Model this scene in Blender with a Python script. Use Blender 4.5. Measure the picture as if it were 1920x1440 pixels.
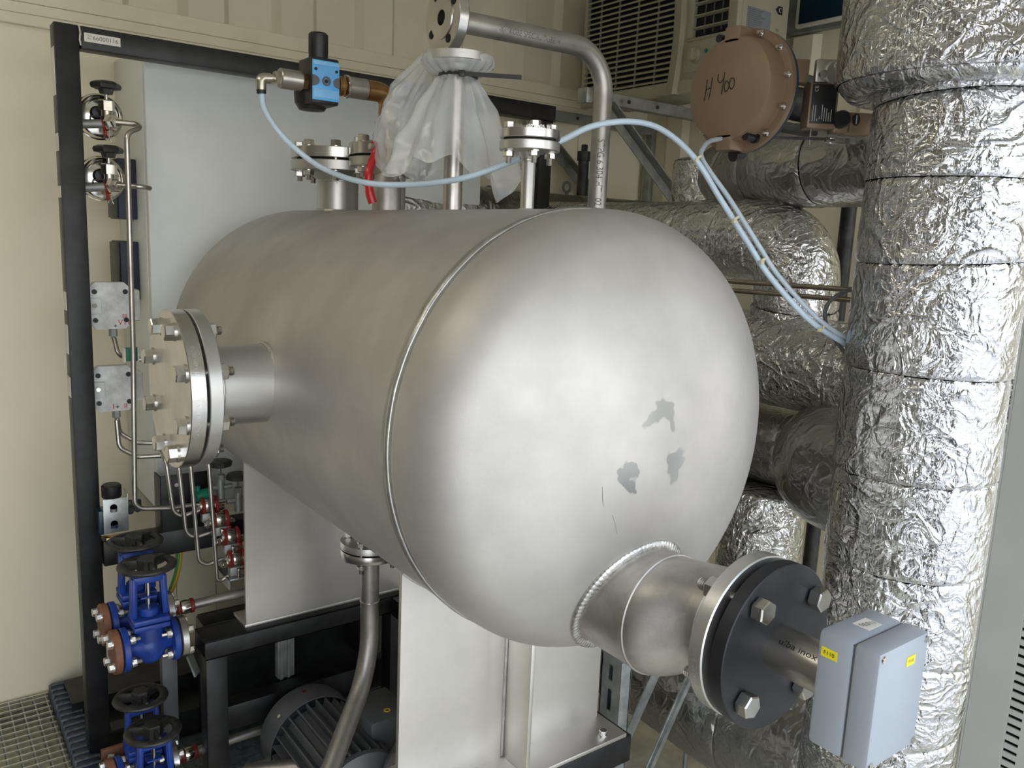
import bpy, bmesh, math, random
from mathutils import Vector as V, Matrix as M, noise as NZ
random.seed(7)
S = bpy.context.scene
for o in list(bpy.data.objects): bpy.data.objects.remove(o)
C = S.collection
PI = math.pi

# ------------------------------------------------------------------ camera, sky, light, exposure
cam_d = bpy.data.cameras.new('camera'); cam = bpy.data.objects.new('camera', cam_d); C.objects.link(cam)
cam_d.sensor_width = 36; cam_d.lens = 1545.22/1920*36; cam_d.clip_start = 0.05
cam.matrix_world = M(((0.80248, 0.06871, -0.59271, 0), (-0.59521, 0.16336, -0.78679, 0), (0.04277, 0.98417, 0.17199, 0), (0, 0, 0, 1)))
S.camera = cam
W = bpy.data.worlds.new('sky'); S.world = W; W.use_nodes = True
wn = W.node_tree; wn.nodes.clear()
wo = wn.nodes.new('ShaderNodeOutputWorld'); wb = wn.nodes.new('ShaderNodeBackground')
wt = wn.nodes.new('ShaderNodeTexCoord'); ws = wn.nodes.new('ShaderNodeSeparateXYZ'); wr = wn.nodes.new('ShaderNodeValToRGB')
wr.color_ramp.elements[0].position = 0.0; wr.color_ramp.elements[0].color = (1.0, 0.97, 0.92, 1)
wr.color_ramp.elements[1].position = 0.7; wr.color_ramp.elements[1].color = (0.62, 0.74, 0.95, 1)
e = wr.color_ramp.elements.new(0.22); e.color = (0.86, 0.93, 1.0, 1)
wn.links.new(wt.outputs['Generated'], ws.inputs[0]); wn.links.new(ws.outputs[2], wr.inputs[0])
wn.links.new(wr.outputs[0], wb.inputs[0]); wb.inputs[1].default_value = 3.4; wn.links.new(wb.outputs[0], wo.inputs[0])
sun_d = bpy.data.lights.new('sun', 'SUN'); sun = bpy.data.objects.new('sun', sun_d); C.objects.link(sun)
sun_d.energy = 5.0; sun_d.angle = 0.02; sun_d.color = (1.0, 0.93, 0.82); sun.location = (2, -5, 6)
sun.rotation_euler = (math.radians(-32), 0, math.radians(12))
lamp_d = bpy.data.lights.new('added_fill_light', 'AREA'); lamp = bpy.data.objects.new('added_fill_light', lamp_d); C.objects.link(lamp)  # added fill lamp for the upper left wall, out of view, no fixture
lamp_d.shape = 'RECTANGLE'; lamp_d.size = 0.5; lamp_d.size_y = 1.4; lamp_d.energy = 8; lamp_d.color = (1.0, 0.93, 0.78)
lamp.location = (-0.55, 1.55, 1.12)
S.view_settings.view_transform = 'Standard'; S.view_settings.look = 'None'; S.view_settings.exposure = -0.10; S.view_settings.gamma = 1

# ------------------------------------------------------------------ materials
def mat(name, col, rough=.5, metal=0.0, var=.06, nscale=8, bump=0.0, bscale=60, col2=None, spec=None, alpha=None, stretch=None, trans=None, thresh=(.35, .65), coat=0):
    m = bpy.data.materials.new(name); m.use_nodes = True; n = m.node_tree; b = n.nodes['Principled BSDF']
    L = n.links.new
    tc = n.nodes.new('ShaderNodeTexCoord'); mp = n.nodes.new('ShaderNodeMapping')
    L(tc.outputs['Object'], mp.inputs[0])
    if stretch: mp.inputs['Scale'].default_value = stretch
    nz = n.nodes.new('ShaderNodeTexNoise'); nz.inputs['Scale'].default_value = nscale; nz.inputs['Detail'].default_value = 6; nz.inputs['Roughness'].default_value = .6
    L(mp.outputs[0], nz.inputs[0])
    cr = n.nodes.new('ShaderNodeValToRGB')
    c2 = col2 if col2 else [max(0, c*(1-var*2)) for c in col]; c1 = col if col2 else [min(1, c*(1+var)) for c in col]
    cr.color_ramp.elements[0].position = thresh[0]; cr.color_ramp.elements[1].position = thresh[1]
    cr.color_ramp.elements[0].color = (*c2, 1); cr.color_ramp.elements[1].color = (*c1, 1)
    L(nz.outputs[0], cr.inputs[0]); L(cr.outputs[0], b.inputs['Base Color'])
    b.inputs['Metallic'].default_value = metal
    mr = n.nodes.new('ShaderNodeMapRange'); mr.inputs['To Min'].default_value = rough*1.15; mr.inputs['To Max'].default_value = rough*.88
    L(nz.outputs[0], mr.inputs[0]); L(mr.outputs[0], b.inputs['Roughness'])
    if spec is not None: b.inputs['Specular IOR Level'].default_value = spec
    if alpha is not None: b.inputs['Alpha'].default_value = alpha
    if trans is not None: b.inputs['Transmission Weight'].default_value = trans
    if coat: b.inputs['Coat Weight'].default_value = coat; b.inputs['Coat Roughness'].default_value = .15
    if bump:
        bz = n.nodes.new('ShaderNodeTexNoise'); bz.inputs['Scale'].default_value = bscale; bz.inputs['Detail'].default_value = 4
        bp = n.nodes.new('ShaderNodeBump'); bp.inputs['Strength'].default_value = bump; bp.inputs['Distance'].default_value = .002
        L(mp.outputs[0], bz.inputs[0]); L(bz.outputs[0], bp.inputs['Height']); L(bp.outputs[0], b.inputs['Normal'])
    return m
K = {}
K['wall'] = mat('painted_wall_panel', (.88, .81, .62), .42, var=.03, nscale=1.5, bump=.05, bscale=25)
K['wall_corr'] = mat('painted_corrugated_steel', (.80, .735, .56), .5, var=.04, nscale=3)
K['trim'] = mat('painted_trim', (.82, .755, .57), .45, var=.03)
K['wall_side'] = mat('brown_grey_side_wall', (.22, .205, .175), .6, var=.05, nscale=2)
K['ceil'] = mat('painted_ceiling', (.70, .67, .58), .6, var=.03)
K['floor'] = mat('dusty_floor', (.66, .61, .48), .6, var=.12, nscale=9, bump=.2)
K['ground'] = mat('concrete_yard', (.48, .465, .44), .9, var=.15, nscale=3)
K['basestrip'] = mat('sealant_strip', (.33, .30, .23), .8, var=.2, nscale=30)
K['vessel'] = mat('blasted_stainless_steel', (.57, .545, .51), .56, 0.78, var=.06, nscale=5, bump=.06, bscale=400)
K['vessel_dull'] = mat('pickled_steel_pipe', (.50, .475, .44), .42, 0.9, var=.14, nscale=10, bump=.08, bscale=200)
K['weld'] = mat('weld_bead', (.66, .65, .62), .33, 0.95, var=.12, nscale=60, bump=.6, bscale=160)
K['heatband'] = mat('brushed_heat_band', (.47, .46, .44), .45, .85, var=.1, nscale=20)
K['seam'] = mat('seam_weld', (.56, .55, .53), .38, 0.95, var=.1, nscale=30, bump=.3, bscale=120)
K['patch'] = mat('ground_steel_patch', (.56, .55, .53), .27, 1.0, var=.15, nscale=60, bump=.5, bscale=160, stretch=(1, 1, 4))
K['flange'] = mat('machined_stainless', (.62, .60, .57), .25, 1.0, var=.07, nscale=14, bump=.06, bscale=300)
K['flange_matt'] = mat('turned_flange_face', (.62, .61, .58), .36, 0.9, var=.05, nscale=6)
K['bolt'] = mat('stainless_bolt', (.62, .60, .56), .25, 1.0, var=.08, nscale=40)
K['zinc'] = mat('zinc_bolt', (.78, .75, .66), .3, .9, var=.08, nscale=40)
K['gasket'] = mat('black_gasket', (.012, .012, .012), .8)
K['blackplate'] = mat('black_steel_plate', (.026, .026, .03), .45, .2, var=.25, nscale=7, bump=.06, bscale=200)
K['tubesteel'] = mat('brushed_tube', (.58, .55, .51), .32, 1.0, var=.1, nscale=12, stretch=(1, .3, 1))
K['saddle'] = mat('satin_saddle_plate', (.74, .71, .665), .40, .93, var=.05, nscale=4, bump=.05, bscale=90)
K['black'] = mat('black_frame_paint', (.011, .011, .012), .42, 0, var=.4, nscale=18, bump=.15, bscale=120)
K['cab'] = mat('light_grey_cabinet', (.78, .81, .79), .42, 0, var=.03, nscale=3, bump=.15, bscale=260)
K['galv'] = mat('galvanised_steel', (.50, .53, .52), .42, .8, var=.14, nscale=22)
K['galvdark'] = mat('galvanised_bracket', (.34, .35, .33), .5, .6, var=.15, nscale=14)
K['blue'] = mat('blue_valve_paint', (.012, .05, .30), .38, 0, var=.18, nscale=14, bump=.25, bscale=70)
K['rust'] = mat('rusty_primer_flange', (.30, .13, .07), .6, .15, nscale=12, col2=(.14, .055, .03), bump=.2)
K['castblack'] = mat('black_cast_wheel', (.035, .034, .032), .42, .1, var=.3, nscale=25, bump=.15, bscale=160)
K['darkplastic'] = mat('black_plastic', (.012, .012, .013), .4)
K['navy'] = mat('navy_box', (.02, .03, .06), .45)
K['boxnavy'] = mat('blue_grey_box', (.028, .036, .06), .5)
K['chrome'] = mat('polished_stainless', (.74, .71, .65), .16, 1.0, var=.06, nscale=12)
K['brass'] = mat('brass', (.55, .36, .16), .3, .95, var=.15, nscale=30)
K['nickel'] = mat('nickel_fitting', (.62, .58, .50), .24, 1.0, var=.06, nscale=30)
K['greywhite'] = mat('transmitter_white', (.80, .81, .80), .4, .1, var=.08, nscale=18, col2=(.5, .5, .48))
K['green'] = mat('green_plastic', (.0, .17, .10), .4)
K['redtag'] = mat('red_insert', (.22, .014, .010), .45, var=.2)
K['redgloss'] = mat('red_lever_coating', (.55, .01, .015), .3, coat=.4)
K['skyblue'] = mat('sky_blue_face', (.11, .47, .88), .4)
K['skyblue2'] = mat('pale_blue_label', (.22, .52, .86), .4)
K['hose'] = mat('translucent_blue_hose', (.56, .69, .80), .3, spec=.6)
K['hose2'] = mat('milky_air_hose', (.50, .58, .64), .32, spec=.6)
K['cream_tie'] = mat('natural_cable_tie', (.68, .62, .45), .4)
K['yellow'] = mat('yellow_label', (.82, .68, .02), .5)
K['earthg'] = mat('earth_cable_green', (.03, .20, .03), .4)
K['earthy'] = mat('earth_cable_yellow', (.60, .38, .03), .4)
K['white'] = mat('white_label', (.75, .72, .64), .5)
K['ink'] = mat('black_ink', (.01, .01, .01), .6)
K['inkgrey'] = mat('grey_ink', (.16, .15, .14), .6)
K['inkred'] = mat('red_ink', (.5, .02, .02), .6)
K['inkwhite'] = mat('white_print', (.6, .6, .58), .6)
K['stamp'] = mat('stamped_digits', (.85, .84, .80), .3, .9)
K['ac'] = mat('cream_ac_plastic', (.40, .37, .27), .45, var=.03)
K['acdark'] = mat('ac_dark_inside', (.008, .008, .008), .8)
K['acgrey'] = mat('grey_rating_plate', (.22, .24, .26), .45)
K['teal'] = mat('dark_teal_screen', (.004, .03, .05), .3)
K['tan'] = mat('tan_actuator_paint', (.27, .185, .118), .38, .15, var=.04, nscale=9, bump=.12, bscale=300)
K['silverpaint'] = mat('silver_positioner', (.55, .52, .47), .3, .85)
K['boxgrey'] = mat('grey_junction_box', (.33, .36, .395), .4, 0, var=.03, nscale=5, bump=.08, bscale=260)
K['motor'] = mat('grey_motor_paint', (.125, .13, .135), .45, .1, var=.1)
K['panel'] = mat('grey_slotted_panel', (.42, .42, .39), .45, 0, var=.03)
K['wood'] = mat('pale_timber', (.62, .40, .16), .6, nscale=4, stretch=(8, 8, 1), var=.15)
K['copper'] = mat('warm_stainless_tube', (.56, .49, .40), .25, 1.0, var=.12, nscale=9)
K['heat'] = mat('heat_tinted_weld', (.50, .30, .13), .3, .95, nscale=14, col2=(.30, .16, .07))
K['greycable'] = mat('grey_cable', (.13, .14, .14), .45)
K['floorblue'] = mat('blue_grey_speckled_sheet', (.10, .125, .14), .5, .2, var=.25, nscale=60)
K['bag'] = mat('milky_polythene', (.80, .82, .81), .16, 0, var=.03, nscale=12, alpha=.42, spec=1.0, bump=1.0, bscale=26)

def foilmat(name, col=(.80, .79, .77), rough=.20, strength=1.0, grid=True, scale=1.0):
    m = bpy.data.materials.new(name); m.use_nodes = True; n = m.node_tree; b = n.nodes['Principled BSDF']; L = n.links.new
    b.inputs['Metallic'].default_value = 1.0; b.inputs['Roughness'].default_value = rough
    tc = n.nodes.new('ShaderNodeTexCoord')
    def mth(op, a, bv):
        q = n.nodes.new('ShaderNodeMath'); q.operation = op; L(a, q.inputs[0])
        if hasattr(bv, 'links'): L(bv, q.inputs[1])
        else: q.inputs[1].default_value = bv
        return q.outputs[0]
    def ridge(sc, dist, det, pw):
        z = n.nodes.new('ShaderNodeTexNoise'); z.inputs['Scale'].default_value = sc*scale; z.inputs['Detail'].default_value = det; z.inputs['Roughness'].default_value = .5; z.inputs['Distortion'].default_value = dist
        L(tc.outputs['Object'], z.inputs[0])
        a = mth('SUBTRACT', z.outputs[0], .5); a = mth('ABSOLUTE', a, 0); a = mth('MULTIPLY', a, 2.6); a = mth('MINIMUM', a, 1.0)
        a = mth('SUBTRACT', a, 1.0); a = mth('ABSOLUTE', a, 0); return mth('POWER', a, pw)
    r1 = ridge(9, 1.6, 1.5, 3.0); r2 = ridge(21, 1.2, 2, 2.2); r3 = ridge(48, .8, 3, 1.5)
    h = mth('MULTIPLY', r1, 1.0); h = mth('ADD', h, mth('MULTIPLY', r2, .62)); h = mth('ADD', h, mth('MULTIPLY', r3, .26))
    bp = n.nodes.new('ShaderNodeBump'); bp.inputs['Strength'].default_value = strength; bp.inputs['Distance'].default_value = .0045; L(h, bp.inputs['Height'])
    last = bp
    if grid:
        uv = n.nodes.new('ShaderNodeUVMap')
        br = n.nodes.new('ShaderNodeTexBrick'); br.offset = 0; br.inputs['Scale'].default_value = 1; br.inputs['Brick Width'].default_value = .0105; br.inputs['Row Height'].default_value = .0105
        br.inputs['Mortar Size'].default_value = .0006; br.inputs['Mortar Smooth'].default_value = .5
        L(uv.outputs[0], br.inputs['Vector'])
        b2 = n.nodes.new('ShaderNodeBump'); b2.inputs['Strength'].default_value = .55; b2.inputs['Distance'].default_value = .0009
        L(br.outputs['Fac'], b2.inputs['Height']); L(bp.outputs[0], b2.inputs['Normal']); last = b2
    nz = n.nodes.new('ShaderNodeTexNoise'); nz.inputs['Scale'].default_value = 6; L(tc.outputs['Object'], nz.inputs[0])
    cr = n.nodes.new('ShaderNodeValToRGB'); cr.color_ramp.elements[0].color = (*[c*.82 for c in col], 1); cr.color_ramp.elements[1].color = (*col, 1)
    L(nz.outputs[0], cr.inputs[0]); L(cr.outputs[0], b.inputs['Base Color']); L(last.outputs[0], b.inputs['Normal'])
    return m
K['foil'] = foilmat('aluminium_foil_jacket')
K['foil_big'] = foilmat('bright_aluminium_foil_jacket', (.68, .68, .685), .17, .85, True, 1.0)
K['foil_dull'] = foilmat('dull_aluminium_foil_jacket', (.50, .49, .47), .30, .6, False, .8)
K['tape'] = mat('dark_tape_edge', (.10, .10, .10), .4, .8)

# ------------------------------------------------------------------ geometry helpers
def basis(ax, up=None):
    z = V(ax).normalized(); u = V(up) if up else (V((0, 0, 1)) if abs(z.z) < .95 else V((0, 1, 0)))
    x = u.cross(z).normalized(); y = z.cross(x)
    return M((x, y, z)).transposed()
class MB:
    def __init__(s): s.v = []; s.f = []; s.uv = {}
    def add(s, vs, fs):
        o = len(s.v); s.v += [V(p) for p in vs]; s.f += [tuple(i+o for i in f) for f in fs]; return s
    def box(s, lo, hi, bev=0.0, rot=None, piv=None):
        lo, hi = V(lo), V(hi)
        bm = bmesh.new(); bmesh.ops.create_cube(bm, size=1)
        for v in bm.verts: v.co = V([lo[i]+(v.co[i]+.5)*(hi[i]-lo[i]) for i in range(3)])
        if bev: bmesh.ops.bevel(bm, geom=bm.edges[:], offset=bev, segments=2, profile=.5, affect='EDGES')
        if rot is not None:
            pv = V(piv) if piv is not None else (lo+hi)/2
            for v in bm.verts: v.co = pv + rot @ (v.co-pv)
        bm.verts.index_update(); s.add([v.co.copy() for v in bm.verts], [[v.index for v in f.verts] for f in bm.faces]); bm.free(); return s
    def obox(s, c, R, size, bev=0.0):
        h = V(size)/2; t = MB().box(-h, h, bev); return s.add([V(c)+R @ p for p in t.v], t.f)
    def bar(s, a, b, w, h, up=(0, 0, 1), bev=0.0):
        a, b = V(a), V(b); R = basis(b-a, up); return s.obox((a+b)/2, R, (w, h, (b-a).length), bev)
    def lathe(s, prof, o, ax, n=48, closed=False, up=None):
        R = basis(ax, up); o = V(o); vs = []; fs = []; m = len(prof)
        for i in range(n):
            a = 2*PI*i/n
            for r, z in prof: vs.append(o+R @ V((r*math.cos(a), r*math.sin(a), z)))
        for i in range(n):
            j = (i+1) % n
            for k in range(m if closed else m-1):
                l = (k+1) % m
                fs.append((i*m+k, j*m+k, j*m+l, i*m+l))
        if not closed:
            for k, rev in ((0, True), (m-1, False)):
                if prof[k][0] > 1e-5:
                    ring = [i*m+k for i in range(n)]; fs.append(tuple(ring[::-1] if rev else ring))
        return s.add(vs, fs)
    def cyl(s, a, b, r, n=32, r2=None, bev=0.0):
        a, b = V(a), V(b); L = (b-a).length; r2 = r if r2 is None else r2
        pr = [(r-bev, 0), (r, bev), (r2, L-bev), (r2-bev, L)] if bev else [(r, 0), (r2, L)]
        return s.lathe(pr, a, b-a, n)
    def ring(s, o, ax, ri, ro, h, n=48, bev=0.0):
        if bev: pr = [(ri, 0), (ro-bev, 0), (ro, bev), (ro, h-bev), (ro-bev, h), (ri, h)]
        else: pr = [(ri, 0), (ro, 0), (ro, h), (ri, h)]
        return s.lathe(pr, o, ax, n, closed=True)
    def torus(s, o, ax, R, r, n=48, m=12, sq=1.0):
        return s.lathe([(R+r*math.cos(2*PI*k/m), sq*r*math.sin(2*PI*k/m)) for k in range(m)], o, ax, n, closed=True)
    def hex(s, o, ax, af, h, ch=True):
        r = af/math.sqrt(3); c = .12*r if ch else 0
        return s.lathe([(r*.93, 0), (r, .0), (r, h-c), (r*.9, h)] if ch else [(r, 0), (r, h)], o, ax, 6)
    def prism(s, poly, d, n):                       # polygon in 3D extruded by vector d
        d = V(d); k = len(poly); vs = [V(p) for p in poly]+[V(p)+d for p in poly]
        fs = [tuple(range(k))[::-1], tuple(range(k, 2*k))]+[(i, (i+1) % k, (i+1) % k+k, i+k) for i in range(k)]
        return s.add(vs, fs)
    def tube(s, pts, r, n=16, caps=True, rf=None):
        pts = [V(p) for p in pts]; vs = []; fs = []; m = len(pts)
        T = [(pts[min(i+1, m-1)]-pts[max(i-1, 0)]).normalized() for i in range(m)]
        R = basis(T[0]); x = R @ V((1, 0, 0))
        for i in range(m):
            x = (x-T[i]*x.dot(T[i])).normalized(); y = T[i].cross(x); rr = rf(i/(m-1)) if rf else r
            for k in range(n): a = 2*PI*k/n; vs.append(pts[i]+(x*math.cos(a)+y*math.sin(a))*rr)
        for i in range(m-1):
            for k in range(n): l = (k+1) % n; fs.append((i*n+k, i*n+l, (i+1)*n+l, (i+1)*n+k))
        if caps: fs.append(tuple(range(n))[::-1]); fs.append(tuple((m-1)*n+k for k in range(n)))
        return s.add(vs, fs)
def fillet(pts, rad, seg=10):
    pts = [V(p) for p in pts]; out = [pts[0]]
    for i in range(1, len(pts)-1):
        a, b, c = pts[i-1], pts[i], pts[i+1]; u = (a-b); w = (c-b); r = rad[i-1] if isinstance(rad, (list, tuple)) else rad
        ang = u.angle(w); d = min(r/math.tan(ang/2), u.length*.49, w.length*.49)
        p0 = b+u.normalized()*d; p2 = b+w.normalized()*d
        rr = d*math.tan(ang/2); bis = (u.normalized()+w.normalized()).normalized(); cen = b+bis*(rr/math.sin(ang/2))
        v0 = p0-cen; v2 = p2-cen; th = v0.angle(v2); axn = v0.cross(v2).normalized()
        for k in range(seg+1): out.append(cen+M.Rotation(th*k/seg, 3, axn) @ v0)
    out.append(pts[-1]); return out
def resample(pts, step):
    out = [pts[0]]; acc = 0
    for a, b in zip(pts, pts[1:]):
        L = (b-a).length
        if L < 1e-9: continue
        t = step-acc
        while t <= L: out.append(a+(b-a)*(t/L)); t += step
        acc = L-(t-step)
    if (out[-1]-pts[-1]).length > step*.3: out.append(pts[-1])
    return out
def smooth_path(pts, sub=8):
    pts = [V(p) for p in pts]; P = [pts[0]*2-pts[1]]+pts+[pts[-1]*2-pts[-2]]; out = []
    for i in range(1, len(P)-2):
        for k in range(sub):
            t = k/sub; a, b, c, d = P[i-1:i+3]
            out.append(.5*((2*b)+(c-a)*t+(2*a-5*b+4*c-d)*t*t+(3*b-a-3*c+d)*t**3))
    out.append(pts[-1]); return out

def wloc(o):
    p = V((0, 0, 0))
    while o is not None: p = p+o.location; o = o.parent
    return p
def finish_mesh(mb, name, m, base, smooth=True, ang=.6):
    me = bpy.data.meshes.new(name); me.from_pydata([v-base for v in mb.v], [], mb.f); me.materials.append(m)
    bm = bmesh.new(); bm.from_mesh(me); bmesh.ops.recalc_face_normals(bm, faces=bm.faces); bm.to_mesh(me); bm.free()
    if smooth:
        me.shade_smooth(); me.set_sharp_from_angle(angle=ang)
    return me
def thing(name, label, cat, loc=(0, 0, 0), group=None):
    o = bpy.data.objects.new(name, None); C.objects.link(o); o.location = loc; o.empty_display_size = .05
    o['label'] = label; o['category'] = cat
    if group: o['group'] = group
    return o
def part(mb, name, m, parent=None, label=None, smooth=True, ang=.6, kind=None):
    m = K[m] if isinstance(m, str) else m
    me = finish_mesh(mb, name, m, wloc(parent), smooth, ang); o = bpy.data.objects.new(name, me); C.objects.link(o); o.parent = parent
    if label: o['label'] = label
    if kind: o['kind'] = kind
    return o
def solo(mb, name, m, label, cat, group=None, kind=None, smooth=True, ang=.6):
    xs = [v for v in mb.v]; lo = V([min(v[i] for v in xs) for i in range(3)]); hi = V([max(v[i] for v in xs) for i in range(3)])
    b = V(((lo.x+hi.x)/2, (lo.y+hi.y)/2, lo.z)); m = K[m] if isinstance(m, str) else m
    o = bpy.data.objects.new(name, finish_mesh(mb, name, m, b, smooth, ang)); C.objects.link(o); o.location = b
    if label: o['label'] = label; o['category'] = cat
    if group: o['group'] = group
    if kind: o['kind'] = kind
    return o
def struct(mb, name, m, smooth=False): return solo(mb, name, m, None, None, kind='structure', smooth=smooth)
def inst(name, me, parent, mw, label=None):
    o = bpy.data.objects.new(name, me); C.objects.link(o); o.parent = parent
    o.matrix_local = M.Translation(-wloc(parent)) @ mw
    if label: o['label'] = label
    return o
def copy_tree(o, parent=None):
    c = o.copy(); C.objects.link(c); c.parent = parent
    for ch in [x for x in bpy.data.objects if x.parent == o]: copy_tree(ch, c)
    return c
_bc = {}
def bolt_mesh(af, head, length, m='bolt', nut=True, stick=.012, washer=True):
    k = (af, head, length, m, nut, stick)
    if k in _bc: return _bc[k]
    b = MB(); d = af*.62
    if washer: b.cyl((0, 0, 0), (0, 0, .003), af*.62, 24)
    b.hex((0, 0, .003), (0, 0, 1), af, head); b.cyl((0, 0, .001), (0, 0, -length), d/2, 14)
    if nut:
        if washer: b.cyl((0, 0, -length), (0, 0, -length-.003), af*.62, 24)
        b.hex((0, 0, -length-.003), (0, 0, -1), af, af*.5)
        for i in range(5):
            z = -length-.003-af*.5-stick*i/5
            b.cyl((0, 0, z), (0, 0, z-stick/5), d/2, 14, d/2*.86)
    me = finish_mesh(b, 'bolt', K[m], V((0, 0, 0))); _bc[k] = me; return me
def bolts(parent, o, ax, R, n, phase, af, head, length, m='bolt', up=None, name='bolt', **kw):
    B = basis(ax, up); me = bolt_mesh(af, head, length, m, **kw)
    for i in range(n):
        a = phase+2*PI*i/n; p = V(o)+B @ V((R*math.cos(a), R*math.sin(a), 0))
        inst(name, me, parent, M.Translation(p) @ B.to_4x4() @ M.Rotation(random.random()*1, 4, 'Z'))
def text_mesh(s, size, align='CENTER'):
    cu = bpy.data.curves.new('txt', 'FONT'); cu.body = s; cu.size = size; cu.align_x = align; cu.align_y = 'CENTER'; cu.resolution_u = 3
    o = bpy.data.objects.new('txt', cu); C.objects.link(o); dg = bpy.context.evaluated_depsgraph_get(); dg.update()
    me = bpy.data.meshes.new_from_object(o.evaluated_get(dg)); bpy.data.objects.remove(o)
    vs = [v.co.copy() for v in me.vertices]; fs = [tuple(p.vertices) for p in me.polygons]; bpy.data.meshes.remove(me)
    return vs, fs
def text_flat(parent, s, size, o, x, y, m, name='lettering', align='CENTER', sx=1.0):
    vs, fs = text_mesh(s, size, align); x = V(x).normalized(); y = V(y).normalized(); mb = MB()
    mb.add([V(o)+x*(p.x*sx)+y*p.y for p in vs], fs); return part(mb, name, m, parent, smooth=False)
def text_cyl(parent, s, size, o, ax, r, a0, m, name='lettering', along=False, sx=1.0, flip=1, up=None, vf=1):
    """letters wrapped on a cylinder: along=False runs round the rim, True runs along the axis"""
    vs, fs = text_mesh(s, size); R = basis(ax, up); mb = MB(); out = []
    for p in vs:
        if along: z = p.x*sx*flip; a = a0+vf*p.y/r
        else: a = a0+flip*p.x*sx/r; z = p.y
        out.append(V(o)+R @ V((r*math.cos(a), r*math.sin(a), z)))
    mb.add(out, fs); return part(mb, name, m, parent, smooth=False)
def ang_of(ax, d, up=None):
    R = basis(ax, up); q = R.transposed() @ V(d); return math.atan2(q.y, q.x)

def foil_pipe(name, label, path, r, m='foil', loc=None, step=.008, seg=.2, amp=.004, rad=.15, group=None, nphi=None, caps=True, seed=0, wr=1.0, bulge=None):
    P = resample(fillet(path, rad, 14), step); n = len(P); t = thing(name, label, 'pipe', loc or tuple(P[0] if P[0].z < P[-1].z else P[-1]), group)
    T = [(P[min(i+1, n-1)]-P[max(i-1, 0)]).normalized() for i in range(n)]
    nphi = nphi or max(48, int(2*PI*r/step)); x = basis(T[0]) @ V((1, 0, 0)); ringpts = []
    cuts = [0]; i = 0; rs = random.Random(seed)
    while i < n-1:
        i += max(6, int(seg*(.75+.5*rs.random())/step)); cuts.append(min(i, n-1))
    if cuts[-1]-cuts[-2] < 5: cuts.pop(-2)
    tilts = [(rs.uniform(-1, 1)*.02, rs.uniform(0, 6.28)) for c in cuts]; tilts[0] = tilts[-1] = (0, 0)
    fr = []
    for i in range(n): x = (x-T[i]*x.dot(T[i])).normalized(); fr.append((x.copy(), T[i].cross(x)))
    for c in range(len(cuts)-1):
        i0, i1 = cuts[c], cuts[c+1]; mb = MB(); vs = []; fs = []; uv = []; rows = i1-i0+1
        for i in range(i0, i1+1):
            f = (i-i0)/(i1-i0); dd = min(i-i0, i1-i)*step; ex, ey = fr[i]
            prof = 1+.012*(1-f)-.006*f; groove = .0045*math.exp(-dd/.003)
            for k in range(nphi+1):
                a = 2*PI*k/nphi; s0 = tilts[c][0]*math.cos(a-tilts[c][1])*(1-f)+tilts[c+1][0]*math.cos(a-tilts[c+1][1])*f
                d = ex*math.cos(a)+ey*math.sin(a); rr = r*prof*(bulge(i/(n-1)) if bulge else 1)
                q = P[i]+d*rr; q2 = V((q.x*1.0, q.y, q.z))*(11*wr)+V((seed*3.1, 0, c*1.7))
                w = 1-abs(NZ.noise(q2+V((0, 0, 0))+NZ.noise_vector(q2*.6)*.9))*2
                w2 = 1-abs(NZ.noise(q2*2.7+NZ.noise_vector(q2*1.3)*.7))*2
                big = NZ.noise(q*3.5+V((seed, 0, 0)))
                rr += amp*(.30*w*abs(w)+.22*w2*abs(w2)+1.5*big)-groove
                vs.append(P[i]+d*rr+T[i]*s0); uv.append((a*r, i*step))
        for i in range(rows-1):
            for k in range(nphi): b0 = i*(nphi+1)+k; fs.append((b0, b0+1, b0+nphi+2, b0+nphi+1))
        base = wloc(t); me = bpy.data.meshes.new('foil_sleeve'); me.from_pydata([v-base for v in vs], [], fs); me.materials.append(K[m])
        ul = me.uv_layers.new(name='UVMap'); li = [0]*len(me.loops); me.loops.foreach_get('vertex_index', li)
        flat = [0.0]*(2*len(li))
        for j, vi in enumerate(li): flat[2*j], flat[2*j+1] = uv[vi]
        ul.data.foreach_set('uv', flat); me.shade_smooth()
        o = bpy.data.objects.new('foil_sleeve', me); C.objects.link(o); o.parent = t
    if caps:
        for i, sgn in ((0, -1), (n-1, 1)):
            mb = MB().lathe([(r*.99, 0), (r*.9, .006), (0, .008)], P[i], T[i]*sgn, 48); part(mb, 'end_cap', m, t)
    return t

# ------------------------------------------------------------------ the setting: a container room, open along its near side
FZ = -1.595; WY = 3.02; WX = 3.03; LX = -1.5; CZ = 1.25; OY = -.45
struct(MB().box((LX-.1, OY, FZ-.16), (WX+.1, WY+.1, FZ-.10)), 'floor', 'floor')
struct(MB().box((-40, -40, FZ-.9), (40, 40, FZ-.8)), 'ground', 'ground')
struct(MB().box((LX-.1, OY, CZ), (WX+.1, WY+.1, CZ+.08)), 'ceiling', 'ceil')
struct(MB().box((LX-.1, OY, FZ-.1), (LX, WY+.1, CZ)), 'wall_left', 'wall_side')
struct(MB().box((WX, -.1, FZ-.1), (WX+.08, WY+.1, CZ)), 'wall_right', 'wall')
struct(MB().box((LX, OY-.06, FZ-.1), (LX+.12, OY, CZ)).box((LX+.12, OY-.06, .72), (WX+.08, OY, CZ)), 'wall_front', 'wall')  # unseen header over the opening, added to dim the upper room
wb_ = struct(MB().box((LX, WY+.045, FZ-.1), (WX, WY+.1, CZ)), 'wall_back', 'wall_corr')
zt = .578
x = LX
lower = [LX, -1.0, -.05, .762, .905, 1.75, 2.6, WX]
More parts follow.
